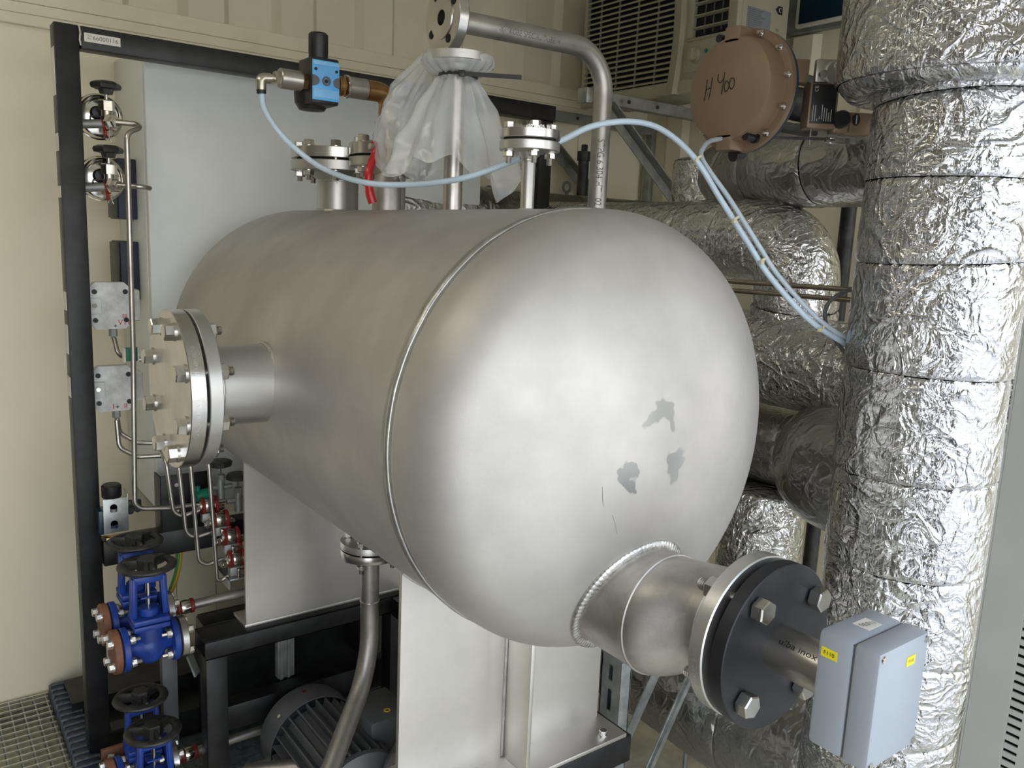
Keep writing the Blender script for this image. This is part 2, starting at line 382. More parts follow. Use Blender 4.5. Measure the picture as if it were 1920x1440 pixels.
for a, b in zip(lower, lower[1:]):
    part(MB().box((a+.0012, WY, FZ-.02), (b-.0012, WY+.045, zt), .0015), 'wall_panel', 'wall', wb_, smooth=False)
xc = LX+.03
while xc < WX-.1:                                     # trapezoid pressings of the corrugated sheet above the rail
    pz0, pz1 = zt+.11, CZ
    poly = [(xc+.02, WY+.05, pz0), (xc+.05, WY+.012, pz0), (xc+.17, WY+.012, pz0), (xc+.2, WY+.05, pz0)]
    part(MB().prism(poly, (0, 0, pz1-pz0), 4), 'wall_rib', 'wall_corr', wb_, smooth=False)
    xc += .325
struct(MB().box((LX, WY-.022, zt-.004), (WX, WY+.045, zt+.028), .003), 'trim_1', 'trim')
struct(MB().box((LX, WY-.012, zt+.030), (WX, WY+.045, zt+.062), .003), 'trim_2', 'trim')
struct(MB().box((LX, WY-.004, zt+.064), (WX, WY+.045, zt+.112), .003), 'trim_3', 'trim')
struct(MB().box((LX, WY-.02, FZ-.10), (.34, WY, FZ-.005), .004), 'baseboard_back', 'basestrip')
for i in range(7):                                    # sheet ribs of the right end wall
    y = .75+i*.33
    part(MB().prism([(WX, y, FZ), (WX-.02, y+.03, FZ), (WX-.02, y+.12, FZ), (WX, y+.15, FZ)], (0, 0, .86-FZ), 4), 'wall_rib', 'wall', bpy.data.objects['wall_right'], smooth=False)
struct(MB().box((WX-.035, .62, .868), (WX, WY, .875+.37), .004), 'shade_toned_trim', 'galvdark')  # ledge in a dark tone: shade of the upper end wall put into colour

# pressed-bar floor grating left of the skid
t = thing('floor_grating', 'galvanised steel grating with square meshes covering the floor at the left wall', 'grating', (-.6, 2.2, FZ-.03))
mb = MB(); g = .0355
for i in range(0, 49):
    xx = .315-i*g; mb.box((xx-.002, .6, FZ-.03), (xx+.002, WY-.025, FZ))
part(mb, 'bearing_bar', 'galvdark', t, kind='stuff', smooth=False)
mb = MB()
for j in range(0, 67):
    yy = WY-.045-j*g; mb.box((-1.45, yy-.002, FZ-.005), (.322, yy+.002, FZ+.001))
part(mb, 'cross_bar', 'zinc', t, kind='stuff', smooth=False)
part(MB().box((-1.45, WY-.028, FZ-.032), (.325, WY-.022, FZ+.003)), 'edge_bar', 'zinc', t, smooth=False)
# ribbed cable channel along the grating
t = thing('cable_channel', 'dark blue-grey ribbed channel running along the edge of the grating', 'channel', (.36, 2.2, FZ))
part(MB().box((.332, .8, FZ-.02), (.39, WY-.03, FZ+.035), .004), 'channel_body', 'navy', t)
mb = MB(); i = 0
while i < 60:
    yy = WY-.05-i*.035; mb.box((.326, yy-.004, FZ-.015), (.394, yy+.004, FZ+.039), .001); i += 1
part(mb, 'rib', 'floorblue', t, kind='stuff')
mb = MB().box((.365, 2.76, FZ+.059), (2.6, 2.93, FZ+.065)).box((.365, 2.76, FZ-.01), (2.6, 2.766, FZ+.059)).box((.365, 2.924, FZ-.01), (2.6, 2.93, FZ+.059)).box((.395, 2.62, FZ-.08), (2.6, 2.755, FZ+.01))
solo(mb, 'floor_channel', 'black', 'low black steel channel lying on the floor behind the frame post', 'channel', smooth=False)
solo(MB().box((.72, 2.60, FZ-.09), (1.65, 2.615, -1.25), .002), 'shade_plate', 'black', 'added black sheet standing in for the deep shade behind the skid', 'plate')  # added sheet, its black stands in for deep shade under the tank
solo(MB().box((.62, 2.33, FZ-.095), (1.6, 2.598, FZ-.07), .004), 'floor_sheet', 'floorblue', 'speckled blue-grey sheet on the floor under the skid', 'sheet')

# ------------------------------------------------------------------ pressure vessel
VX, VZ, VR = 1.016, -.341, .402
Y1, Y2 = 1.092, 2.40
HS = []
vs_ = thing('pressure_vessel', 'large horizontal stainless steel pressure vessel with domed ends on two plate saddles', 'tank', (VX, 1.75, -1.13))
def dome():
    D = 2*VR; rk = .154*D; rc = .8*D; phi = math.asin((VR-rk)/(rc-rk)); h = (rc-rk)*math.cos(phi); pr = []
    for i in range(13): a = (PI/2-phi)*i/12; pr.append((VR-rk+rk*math.cos(a), rk*math.sin(a)))
    for i in range(1, 21): a = phi*(1-i/20); pr.append((rc*math.sin(a), rc*math.cos(a)-h))
    return pr
dp = dome()
part(MB().lathe([(VR, 1.142), (VR, 1.35), (VR, 1.6), (VR, 1.9), (VR, 2.15), (VR, 2.35)], (VX, 0, VZ), (0, 1, 0), 160), 'shell', 'vessel', vs_, ang=1.0)
# near head carries three ground patches, kept in its own material as wear
hm = K['vessel'].copy(); hm.name = 'blasted_steel_head'; K['head'] = hm; n_ = hm.node_tree; bs = n_.nodes['Principled BSDF']
tc = n_.nodes.new('ShaderNodeTexCoord'); nzz = n_.nodes.new('ShaderNodeTexNoise'); nzz.inputs['Scale'].default_value = 28; n_.links.new(tc.outputs['Object'], nzz.inputs[0])
mixv = n_.nodes.new('ShaderNodeMixRGB'); mixv.blend_type = 'LINEAR_LIGHT'; mixv.inputs[0].default_value = .035
n_.links.new(tc.outputs['Object'], mixv.inputs[1]); n_.links.new(nzz.outputs['Color'], mixv.inputs[2])
prev = None
for (px, py, pz, sx, sz) in ((.968, .893, -.267, .030, .017), (.997, .892, -.272, .012, .02), (.917, .896, -.366, .013, .024), (.906, .897, -.348, .010, .010), (1.012, .888, -.352, .014, .024)):
    vm = n_.nodes.new('ShaderNodeVectorMath'); vm.operation = 'SUBTRACT'; vm.inputs[1].default_value = (px-VX, py-1.75, pz+1.13); n_.links.new(mixv.outputs[0], vm.inputs[0])
    v2 = n_.nodes.new('ShaderNodeVectorMath'); v2.operation = 'MULTIPLY'; v2.inputs[1].default_value = (1/sx, 8, 1/sz); n_.links.new(vm.outputs[0], v2.inputs[0])
    v3 = n_.nodes.new('ShaderNodeVectorMath'); v3.operation = 'LENGTH'; n_.links.new(v2.outputs[0], v3.inputs[0])
    rr = n_.nodes.new('ShaderNodeMapRange'); rr.inputs['From Min'].default_value = .85; rr.inputs['From Max'].default_value = 1.1; rr.inputs['To Min'].default_value = 1; rr.inputs['To Max'].default_value = 0; n_.links.new(v3.outputs['Value'], rr.inputs[0])
    if prev is None: prev = rr.outputs[0]
    else:
        mm = n_.nodes.new('ShaderNodeMath'); mm.operation = 'MAXIMUM'; n_.links.new(prev, mm.inputs[0]); n_.links.new(rr.outputs[0], mm.inputs[1]); prev = mm.outputs[0]
rl = bs.inputs['Roughness'].links[0].from_socket; mxr = n_.nodes.new('ShaderNodeMix'); n_.links.new(prev, mxr.inputs[0]); n_.links.new(rl, mxr.inputs[2]); mxr.inputs[3].default_value = .36; n_.links.new(mxr.outputs[0], bs.inputs['Roughness'])
cl = bs.inputs['Base Color'].links[0].from_socket; mxc = n_.nodes.new('ShaderNodeMixRGB'); n_.links.new(prev, mxc.inputs[0]); n_.links.new(cl, mxc.inputs[1]); mxc.inputs[2].default_value = (.38, .375, .36, 1); n_.links.new(mxc.outputs[0], bs.inputs['Base Color'])
part(MB().lathe([(VR, -.05)]+dp, (VX, Y1, VZ), (0, -1, 0), 160), 'domed_head', 'head', vs_, 'near domed head with ground patches', ang=1.2)
part(MB().lathe([(VR, -.05)]+dp, (VX, Y2, VZ), (0, 1, 0), 120), 'domed_head', 'vessel', vs_, ang=1.2)
for pts_ in ([(.868, -.375), (.871, -.395), (.874, -.408)], [(.893, -.425), (.902, -.442), (.909, -.460)]):
    q_ = smooth_path([(p[0], 0, p[1]) for p in pts_], 6); q_ = [V((p.x, 0, p.z)) for p in q_]
    HS.append(q_)
def seam(y):
    vs = []; fs = []; n, m = 260, 8
    for i in range(n):
        a = 2*PI*i/n; w = .0078+.0014*NZ.noise(V((a*9, y, 0))); h = .0040+.001*NZ.noise(V((a*14, 2, y))); yo = .0016*NZ.noise(V((a*3, 5, y)))
        for k in range(m): b = 2*PI*k/m; rr = VR+h*math.cos(b); vs.append((VX+rr*math.cos(a), y+yo+w*math.sin(b), VZ+rr*math.sin(a)))
    for i in range(n):
        for k in range(m): j = (i+1) % n; l = (k+1) % m; fs.append((i*m+k, j*m+k, j*m+l, i*m+l))
    return MB().add(vs, fs)
part(seam(1.142), 'weld_seam', 'seam', vs_, ang=2)
part(MB().ring((VX, 1.124, VZ), (0, 1, 0), VR-.002, VR+.0004, .036, 160), 'heat_band', 'heatband', vs_, ang=1.0)
# saddles
def saddle(y, d, lab=None):
    sd = MB(); pts = []
    hw = .272
    for i in range(25): a = PI+PI*i/24; pts.append((VX+hw*math.cos(a), VZ-math.sqrt(max(0, (VR-.001)**2-(hw*math.cos(a))**2))))
    pts = sorted(set((round(p[0], 5), round(p[1], 5)) for p in pts)); poly = [(VX-hw, -1.122)]+pts+[(VX+hw, -1.122)]
    sd.prism([(p[0], y, p[1]) for p in poly], (0, .01, 0), 0)
    w = part(sd, 'saddle_web', 'saddle', vs_, smooth=False)
    for xr in (VX-.01, VX+hw-.01) if d < 0 else ():
        z0 = VZ-math.sqrt(VR**2-(xr-VX)**2)
        if xr < VX+.1:
            part(MB().box((xr, y-.085, -1.122), (xr+.01, y, z0+.02), .0015), 'saddle_rib', 'saddle', vs_)
            part(MB().box((xr-.006, y-.005, -1.12), (xr, y, z0-.02), .0015), 'weld_line', 'seam', vs_)
        part(MB().box((xr, y+.01, -1.122), (xr+.01, y+.09, z0+.02), .0015), 'saddle_rib', 'saddle', vs_)
    b = part(MB().box((VX-hw-.004, y-.09 if d < 0 else y-.001, -1.132), (VX+hw+.012, y+.1, -1.122), .0015), 'base_plate', 'saddle', vs_)
    part(MB().tube([(p[0], y-.002, p[1]-.001) for p in pts], .004, 8), 'weld_line', 'seam', vs_)
    if d < 0: bolts(b, (VX+hw-.04, y-.065, -1.122), (0, 0, 1), 0, 1, 0, .017, .009, .03, 'bolt', nut=False, name='anchor_bolt')
saddle(1.312, -1); saddle(2.206, 1)

def flanged(name, c0, ax, pr, plen, fR, ft, gap, bt, nb, ph, af, hh, hub=None, blind=True, m='flange', text1=None, text2=None, parent=vs_, label=None, fm='flange_matt', up=None):
    """stub pipe, weld-neck flange, gasket, blind flange and its bolts; c0 is where the pipe leaves the shell"""
    ax = V(ax).normalized(); c0 = V(c0); hub = hub or pr*1.35; fl = ft*.9
    p = part(MB().lathe([(pr, 0), (pr, plen-fl)]+[(hub, plen-fl*.15), (fR-.0015, plen), (fR, plen+.0015), (fR, plen+ft-.0015), (fR-.0015, plen+ft)]+[(fR*.7, plen+ft), (fR*.7, plen+ft+.002), (0, plen+ft+.002)], c0, ax, 72, up=up), name, 'vessel_dull' if m != 'flange' else 'flange_matt', parent, label)
    part(MB().torus(c0+ax*.001, ax, pr+.0015, .0045, 64, 8), 'weld_bead', 'weld', p)
    part(MB().torus(c0+ax*(plen-fl), ax, pr, .0022, 48, 8, 1.6), 'weld_bead', 'weld', p)
    if blind:
        g0 = c0+ax*(plen+ft)
        part(MB().cyl(g0, g0+ax*gap, fR*.86, 64), 'gasket', 'gasket', p)
        part(MB().lathe([(0, 0), (fR-.0015, 0), (fR, .0015), (fR, bt-.0015), (fR-.0015, bt), (0, bt)], g0+ax*gap, ax, 72), 'blind_flange', m, p)
        bolts(p, g0+ax*(gap+bt), ax, fR-af*.95, nb, ph, af, hh, ft+gap+bt, up=up)
    return p
# top nozzles
vt = VZ+VR-.004
n1 = flanged('nozzle', (VX, 2.2, vt), (0, 0, 1), .057, .107, .128, .026, .006, .028, 8, .3, .026, .015)
n2 = flanged('nozzle', (1.085, 2.02, vt-.01), (0, 0, 1), .040, .126, .11, .024, .006, .03, 8, .1, .026, .016)
n4 = flanged('nozzle', (VX, 1.325, vt), (0, 0, 1), .0135, .115, .0595, .018, .004, .018, 4, PI/4+.36, .019, .011, hub=.021)
RV = V((.80, -.6, 0))
# deep stamped rims of the top flange pair
a_cam = math.atan2(-1.3, -1.0)
text_cyl(n4, '304/304L  150 DN25  RF B16.5', .0085, (VX, 1.325, vt+.137+.009+.01), (0, 0, 1), .0598, ang_of((0, 0, 1), (-.55, -1, 0)), 'stamp', up=None)
text_cyl(n4, 'DN25 PN40 1.4571', .007, (VX, 1.325, vt+.124), (0, 0, 1), .0598, ang_of((0, 0, 1), (-.9, -1, 0)), 'stamp')
# side nozzle with blind flange, pointing left
c0 = (VX-math.sqrt(VR**2-.084**2)+.002, 1.715, -.325)
n5 = flanged('nozzle', c0, (-1, 0, 0), .0842, .136, .1600, .026, .005, .030, 8, PI/8, .030, .017, hub=.10, label='side nozzle with large blind flange')
text_cyl(n5, '304/304L  6"-150 RF  BLRF 150  B16.5-06 321  1-6011 600 D 02', .0095, (c0[0]-.136-.026-.005-.016, 1.715, -.325), (-1, 0, 0), .1604, ang_of((-1, 0, 0), (0, -1, .12)), 'stamp', sx=.75)
# bottom nozzle with bolted flange and bent drain pipe
part(MB().cyl((VX, 1.975, -.72), (VX, 1.975, -.835), .0302, 40), 'drain_nozzle', 'vessel_dull', vs_)
dn = part(MB().lathe([(.0302, 0), (.045, .012), (.081, .014), (.082, .016), (.082, .032), (.0302, .032)], (VX, 1.975, -.825), (0, 0, -1), 64), 'drain_flange', 'flange_matt', vs_)
part(MB().cyl((VX, 1.975, -.857), (VX, 1.975, -.862), .072, 48), 'gasket', 'gasket', dn)
part(MB().lathe([(.0302, 0), (.081, 0), (.082, .0015), (.082, .021), (.081, .0225), (.0302, .023)], (VX, 1.975, -.862), (0, 0, -1), 64), 'loose_flange', 'flange', dn)
bolts(dn, (VX, 1.975, -.839), (0, 0, 1), .066, 4, .75, .022, .012, .05)
t = thing('drain_pipe', 'bent brown-grey steel drain pipe running down from the bottom flange of the tank', 'pipe', (.84, 1.9, -1.62))
part(MB().tube(fillet([(VX, 1.975, -.885), (VX+.003, 1.975, -1.225), (.765, 1.755, -1.42)], .20, 16), .0262, 32), 'pipe_bend', 'vessel_dull', t)
part(MB().torus((VX+.001, 1.975, -1.02), (0, 0, 1), .0262, .0018, 40, 8), 'weld_bead', 'weld', t)
part(MB().torus((VX-.005, 1.974, -1.215), (.05, 0, 1), .0262, .0014, 40, 8), 'weld_bead', 'gasket', t)

# eccentric reducer nozzle on the near head
def ecc(y0, y1, ca, ra, cb, rb, n=72, k=14):
    vs = []; fs = []
    for i in range(k+1):
        f = i/k; g = f*f*(3-2*f); y = y0+(y1-y0)*f; cx_ = ca[0]+(cb[0]-ca[0])*g; cz_ = ca[1]+(cb[1]-ca[1])*g; r = ra+(rb-ra)*g
        for j in range(n): a = 2*PI*j/n; vs.append((cx_+r*math.cos(a), y, cz_+r*math.sin(a)))
    for i in range(k):
        for j in range(n): l = (j+1) % n; fs.append((i*n+j, i*n+l, (i+1)*n+l, (i+1)*n+j))
    return MB().add(vs, fs)
BX, BZ, BR = .992, -.603, .102
SX, SZ = 1.022, -.582
n6 = part(MB().lathe([(BR, 0), (BR, .16)], (BX, .865, BZ), (0, 1, 0), 96), 'nozzle', 'vessel_dull', vs_, 'reducer nozzle with machined flange')
part(ecc(.865, .762, (BX, BZ), BR, (SX, SZ), .0842), 'reducer', 'vessel_dull', n6)
part(MB().lathe([(.0842, 0), (.088, -.03), (.126, -.033), (.128, -.035), (.128, -.057), (.126, -.059), (.09, -.059)], (SX, .765, SZ), (0, 1, 0), 96), 'weld_neck_flange', 'flange_matt', n6)
part(MB().torus((BX, .866, BZ), (0, 1, 0), BR, .0028, 96, 8, 1.6), 'weld_bead', 'vessel_dull', n6)
# rippled fillet weld round the root, following the head
def head_y(x, z):
    r = math.hypot(x-VX, z-VZ)
    for (r1, d1), (r2, d2) in zip(dp, dp[1:]):
        if r2 <= r <= r1: f = (r-r1)/(r2-r1) if r2 != r1 else 0; return Y1-(d1+(d2-d1)*f)
    return Y1
for q_ in HS: part(MB().tube([(p.x, head_y(p.x, p.z)+.0004, p.z) for p in q_], .0008, 6), 'scratch', 'galvdark', vs_)
vs = []; n, m = 420, 8
for i in range(n):
    a = 2*PI*i/n; rip = .0010*abs(math.sin(i*PI/5)); hx, hz = BX+(BR+.003)*math.cos(a), BZ+(BR+.003)*math.sin(a); yy = head_y(hx, hz)
    for k in range(m):
        b = 2*PI*k/m; rr = (.0112+rip); vs.append((hx+rr*math.cos(b)*math.cos(a), yy-.001+rr*.55*math.sin(b), hz+rr*math.cos(b)*math.sin(a)))
fs = [(i*m+k, ((i+1) % n)*m+k, ((i+1) % n)*m+(k+1) % m, i*m+(k+1) % m) for i in range(n) for k in range(m)]
part(MB().add(vs, fs), 'fillet_weld', 'weld', n6, 'silvery rippled weld bead', ang=2)
text_cyl(n6, '304/304L  6" 150 RF  S-10S', .010, (SX, .719, SZ), (0, 1, 0), .1283, ang_of((0, 1, 0), (-1, 0, -.35)), 'stamp')

# ------------------------------------------------------------------ level sensor on the reducer: black flange, tube, grey terminal box
sn = thing('level_sensor', 'black flanged level sensor with steel tube and grey-blue terminal box', 'sensor', (SX, .6, -.71))
fl = part(MB().lathe([(.02, 0), (.1265, 0), (.128, .0015), (.128, .022), (.1265, .0235), (.02, .0235)], (SX, .692, SZ), (0, -1, 0), 128), 'flange', 'blackplate', sn)
part(MB().cyl((SX, .7055, SZ), (SX, .692, SZ), .108, 96), 'gasket', 'gasket', sn)
up6 = (0, 0, 1)
for k in range(8):
    a = PI/8+k*PI/4+.05
    if k in (2,): pass
mebl = bolt_mesh(.032, .019, .066, 'bolt', stick=.018, washer=False)
for k in range(4):
    a = .68+k*PI/2; B = basis((0, -1, 0)); p = V((SX+.100*math.cos(a), .6685, SZ+.100*math.sin(a)))
    inst('bolt', mebl, fl, M.Translation(p) @ B.to_4x4() @ M.Rotation(.2+k*.3, 4, 'Z'))
st = part(MB().cyl((SX, .67, SZ), (SX, .552, SZ), .0355, 64), 'tube', 'tubesteel', sn)
text_cyl(st, 'ulba inox', .0135, (SX, .62, SZ), (0, -1, 0), .0357, ang_of((0, -1, 0), (-.75, 0, .75)), 'ink', along=True, flip=1, sx=1.25, vf=-1)
part(MB().torus((SX-.018, .571, SZ+.031), (-.5, 0, 1), .0042, .0013, 20, 8), 'printed_ring', 'ink', st)
scw = part(MB().cyl((SX+.004, .585, SZ-.034), (SX+.004, .585, SZ-.062), .0035, 16), 'clamp_screw', 'brass', sn)
part(MB().hex((SX+.004, .585, SZ-.052), (0, 0, -1), .015, .009), 'nut', 'bolt', scw)
bx0, bx1, bz0, bz1 = .953, 1.076, -.654, -.489
bxo = part(MB().box((bx0, .515, bz0), (bx1, .565, bz1), .007), 'box_body', 'boxgrey', sn)
lid = part(MB().box((bx0, .478, bz0), (bx1, .5143, bz1), .006), 'box_lid', 'boxgrey', sn)
part(MB().box((bx0+.0035, .512, bz0+.0035), (bx1-.0035, .517, bz1-.0035)), 'lid_seal', 'motor', sn)
for sx_ in (bx0+.009, bx1-.009):
    for sz_ in (bz0+.009, bz1-.009):
        sc = part(MB().cyl((sx_, .4795, sz_), (sx_, .4765, sz_), .0048, 20), 'lid_screw', 'bolt', lid)
lab = part(MB().box((bx0-.0006, .535, -.5245), (bx0+.001, .558, -.5115)), 'label', 'yellow', bxo, 'yellow adhesive label', smooth=False)
lab = bpy.data.objects[lab.name]
def sub_text(par, s, size, o, x_, y_, m): return text_flat(par, s, size, o, x_, y_, m)
sub_text(bxo, 'F110', .0082, (bx0-.0011, .5465, -.518), (0, -1, 0), (0, 0, 1), 'ink')
part(MB().box((1.020, .4772, -.5245), (1.041, .4790, -.5115)), 'label', 'yellow', lid, 'small yellow label', smooth=False)
sub_text(lid, 'F110', .0065, (1.0305, .4767, -.518), (1, 0, 0), (0, 0, 1), 'inkgrey')
part(MB().box((1.004, .524, bz1-.0006), (1.036, .548, bz1+.0005)), 'label', 'white', bxo, 'beige paper label', smooth=False)
sub_text(bxo, '11035', .0115, (1.020, .536, bz1+.0011), (-.97, .2, 0), (-.2, -.97, 0), 'inkgrey')

# ------------------------------------------------------------------ black skid under the vessel
sk = thing('steel_skid', 'black square-tube skid carrying the tank saddles', 'frame', (1.0, 1.8, FZ))
zt_ = -1.1325
def tubebeam(a, b, w, h, name='beam'): return part(MB().bar(a, b, w, h, bev=.003), name, 'black', sk)
# hollow end of the far cross beam
mb = MB().box((.62, 2.18, zt_-.005), (1.5, 2.28, zt_), .0015).box((.62, 2.18, zt_-.055), (1.5, 2.28, zt_-.05), .0015).box((.62, 2.18, zt_-.055), (1.5, 2.185, zt_), .0015).box((.62, 2.275, zt_-.055), (1.5, 2.28, zt_), .0015)
part(mb, 'cross_beam', 'black', sk)
part(MB().box((.622, 2.182, FZ-.1), (.682, 2.242, zt_-.056), .003), 'leg', 'black', sk)
part(MB().box((1.20, 2.182, FZ-.1), (1.262, 2.242, zt_-.056), .003), 'leg', 'black', sk)
part(MB().box((.70, 1.222, -1.20), (1.318, 1.36, zt_), .003), 'cross_beam', 'black', sk)
part(MB().box((1.27, 1.30, FZ-.1), (1.33, 1.36, -1.2), .003), 'leg', 'black', sk)
part(MB().box((.684, 2.30, -1.50), (1.62, 2.36, -1.42), .003), 'bottom_rail', 'black', sk)
part(MB().box((.684, 2.42, -1.28), (1.62, 2.50, -1.20), .003), 'upper_rail', 'black', sk)
part(MB().box((1.20, 1.361, -1.195), (1.26, 2.18, -1.135), .003), 'side_rail', 'black', sk)
solo(MB().box((.90, 2.372, -1.42), (.955, 2.40, -1.19), .002).box((.905, 2.366, -1.42), (.915, 2.374, -1.19)).box((.93, 2.366, -1.42), (.937, 2.374, -1.19)), 'profile_post', 'galvdark', 'short grooved aluminium profile standing behind the skid beam', 'post')

# ------------------------------------------------------------------ black rack frame on the left
fr = thing('rack_frame', 'tall black welded steel frame with instruments, in front of the grey cabinet', 'frame', (.39, 2.53, FZ))
FY = 2.50
lp = part(MB().box((.370, FY, FZ), (.428, FY+.06, .500), .003), 'post', 'black', fr, 'left post with pale stickers')
part(MB().box((.432, FY, .444), (2.035, FY+.06, .500), .003), 'top_bar', 'black', fr)
part(MB().box((1.965, FY, -1.2), (2.025, FY+.06, .443), .003), 'post', 'black', fr)
part(MB().box((.432, FY, -.985), (1.9, FY+.06, -.91), .003), 'cross_bar', 'black', fr)
part(MB().tube([(.430, FY-.001, .495), (.431, FY-.004, .48), (.429, FY-.003, .465), (.431, FY-.004, .450)], .003, 8), 'weld_line', 'seam', fr)
br = part(MB().box((.590, FY-.004, -.91), (.74, FY+.002, -.735), .002).box((.588, FY-.004, -.91), (.594, FY+.055, -.735), .001), 'bracket_plate', 'black', fr)
for z_ in (-.765, -.845): part(MB().cyl((.636, FY-.004, z_), (.636, FY-.011, z_), .006, 16), 'bolt', 'zinc', br)
pl = part(MB().box((.440, FY-.002, .462), (.527, FY+.001, .484)), 'number_plate', 'white', fr, 'pale sticker with dark code', smooth=False)
sub_text(pl, '66000116', .0155, (.491, FY-.0026, .473), (1, 0, 0), (0, 0, 1), 'inkgrey')
sub_text(pl, 'TAG\nNo.', .007, (.4515, FY-.0026, .474), (1, 0, 0), (0, 0, 1), 'inkgrey')
for z0, h_ in ((.18, .045), (.32, .12), (.06, .03), (-.24, .05), (-.48, .055), (-.36, .08)):
    part(MB().box((.3685, FY+.008, z0), (.3705, FY+.052, z0+h_)), 'sticker', 'white', lp, smooth=False)
part(MB().box((.43, FY-.02, FZ+.09), (.47, FY+.03, FZ+.1)), 'foot_plate', 'black', fr)

# ------------------------------------------------------------------ grey control cabinet on the back wall
cb = thing('control_cabinet', 'large light grey sheet-steel control cabinet on the back wall behind the black frame', 'cabinet', (1.2, 2.83, -.885))
part(MB().box((.614, 2.665, -.885), (1.80, WY-.002, .512), .006), 'cabinet_body', 'cab', cb)
part(MB().box((.616, 2.636, -.88), (1.798, 2.662, .508), .005), 'cabinet_door', 'cab', cb)
for x_ in (1.95,): pass
for z0, lab in ((.012, 'upper navy filter box on the side of the grey cabinet'), (-.235, 'lower navy filter box on the side of the grey cabinet')):
    t = thing('filter_box', lab, 'box', (.58, 2.80, z0))
    part(MB().box((.560, 2.76, z0), (.613, 2.885, z0+.180), .003), 'box_body', 'boxnavy', t)
    part(MB().box((.554, 2.764, z0+.004), (.560, 2.881, z0+.176), .001), 'cover', 'darkplastic', t)
for (ex, ez, lab) in ((2.085, .20, 'lifting eye ring on the wall behind the plastic bag'), (2.52, .25, 'lifting eye ring on the wall behind the small top flange')):
    solo(MB().torus((ex, WY-.03, ez), (0, 1, 0), .022, .006, 32, 10).cyl((ex, WY-.03, ez-.027), (ex, WY-.03, ez-.05), .008, 12), 'eye_ring', 'galvdark', lab, 'ring')

# ------------------------------------------------------------------ gauges with shut-off valves
def gauge(z, lab):
    t = thing('pressure_gauge', lab, 'gauge', (.465, 2.58, z-.06), 'round steel pressure gauges with shut-off valves')
    b = MB().lathe([(0, 0), (.050, 0), (.056, .004), (.059, .012), (.059, .03), (.062, .031), (.062, .036), (.055, .036), (0, .036)], (.486, 2.572, z), (0, 1, 0), 64); part(b, 'gauge_case', 'chrome', t)
    part(MB().tube([((.486)+.047*math.cos(a), 2.569, z+.047*math.sin(a)) for a in [1.6+i*.12 for i in range(9)]], .003, 8), 'case_clip', 'chrome', t)
    part(MB().tube([((.486)+.048*math.cos(a), 2.569, z+.048*math.sin(a)) for a in [-.9+i*.14 for i in range(15)]], .0022, 8), 'case_ridge', 'chrome', t)
    part(MB().lathe([(0, 0), (.014, .001), (.0185, .006), (.0185, .012)], (.476, 2.556, z+.006), (0, 1, 0), 24), 'blowout_plug', 'darkplastic', t)
    hw = part(MB().lathe([(0, .012), (.026, .013), (.037, .008), (.04, .002), (.037, -.006), (.02, -.008), (.016, -.02), (.006, -.021)], (.494, 2.535, z+.074), (0, 0, 1), 6), 'handwheel', 'castblack', t, ang=.3)
    part(MB().cyl((.494, 2.535, z+.062), (.494, 2.535, z+.03), .0045, 12), 'stem', 'chrome', t)
    vb = part(MB().hex((.494, 2.535, z+.010), (0, 0, 1), .036, .028).cyl((.494, 2.535, z-.035), (.494, 2.535, z+.010), .0145, 20), 'valve_body', 'nickel', t)
    part(MB().hex((.498, 2.52, z-.020), (.5, -1, 0), .038, .012).hex((.504, 2.509, z-.020), (.5, -1, 0), .026, .014), 'union_nut', 'chrome', t)
    part(MB().cyl((.43, 2.54, z-.03), (.50, 2.535, z-.022), .012, 20), 'inlet_pipe', 'galvdark', t)
    part(MB().cyl((.480, 2.536, z-.028), (.494, 2.535, z-.026), .0165, 20).torus((.487, 2.53, z-.05), (1, 0, 0), .01, .003, 16, 8), 'collar', 'redtag', t, 'dark red collar')
    part(MB().tube([(.452, 2.535, z-.022), (.452, 2.53, z-.008), (.478, 2.53, z-.006), (.48, 2.53, z-.02)], .0025, 8), 'wire_clip', 'darkplastic', t)
    part(MB().tube([(.494, 2.53, z-.045), (.496, 2.525, z-.062), (.500, 2.525, z-.07)], .002, 6).tube([(.487, 2.53, z-.045), (.487, 2.525, z-.068)], .002, 6), 'split_pin', 'chrome', t)
gauge(.287, 'upper round steel gauge seen from behind, with black six-sided valve knob above')
gauge(.120, 'lower round steel gauge seen from behind, with black valve knob above a navy box')

def transmitter(z, lab, marks):
    t = thing('pressure_transmitter', lab, 'transmitter', (.49, 2.6, z-.07))
    x0, x1, c = .425, .545, .022; z0, z1 = z-.066, z+.066
    poly = [(x0+c, z0), (x1-c, z0), (x1, z0+c), (x1, z1-c), (x1-c, z1), (x0+c, z1), (x0, z1-c), (x0, z0+c)]
    part(MB().prism([(p[0], 2.545, p[1]) for p in poly], (0, .028, 0), 8), 'housing', 'greywhite', t, smooth=False)
    part(MB().box((x1-.02, 2.555, z-.045), (x1+.022, 2.60, z+.045), .006), 'housing_side', 'greywhite', t)
    part(MB().box((x0-.008, 2.538, z-.022), (x0+.036, 2.546, z+.022), .002), 'adapter_plate', 'cab', t)
    part(MB().cyl((x0+.018, 2.539, z+.002), (x0+.018, 2.532, z+.002), .006, 16), 'plug', 'chrome', t)
    for px, pz in ((x0+.02, z0+.026), (x1-.02, z0+.026), (x0+.02, z1-.026), (x1-.02, z1-.026)): part(MB().cyl((px, 2.546, pz), (px, 2.541, pz), .0068, 16), 'bolt', 'darkplastic', t)
    part(MB().hex((.492, 2.56, z0-.022), (0, 0, 1), .02, .022).cyl((.492, 2.56, z0-.03), (.492, 2.56, z0-.02), .006, 12), 'fitting', 'galvdark', t)
    for s, px, pz, sz_, m_ in marks: text_flat(t, s, sz_, (px, 2.5438, pz), (1, 0, 0), (0, 0, 1), m_, 'marking')
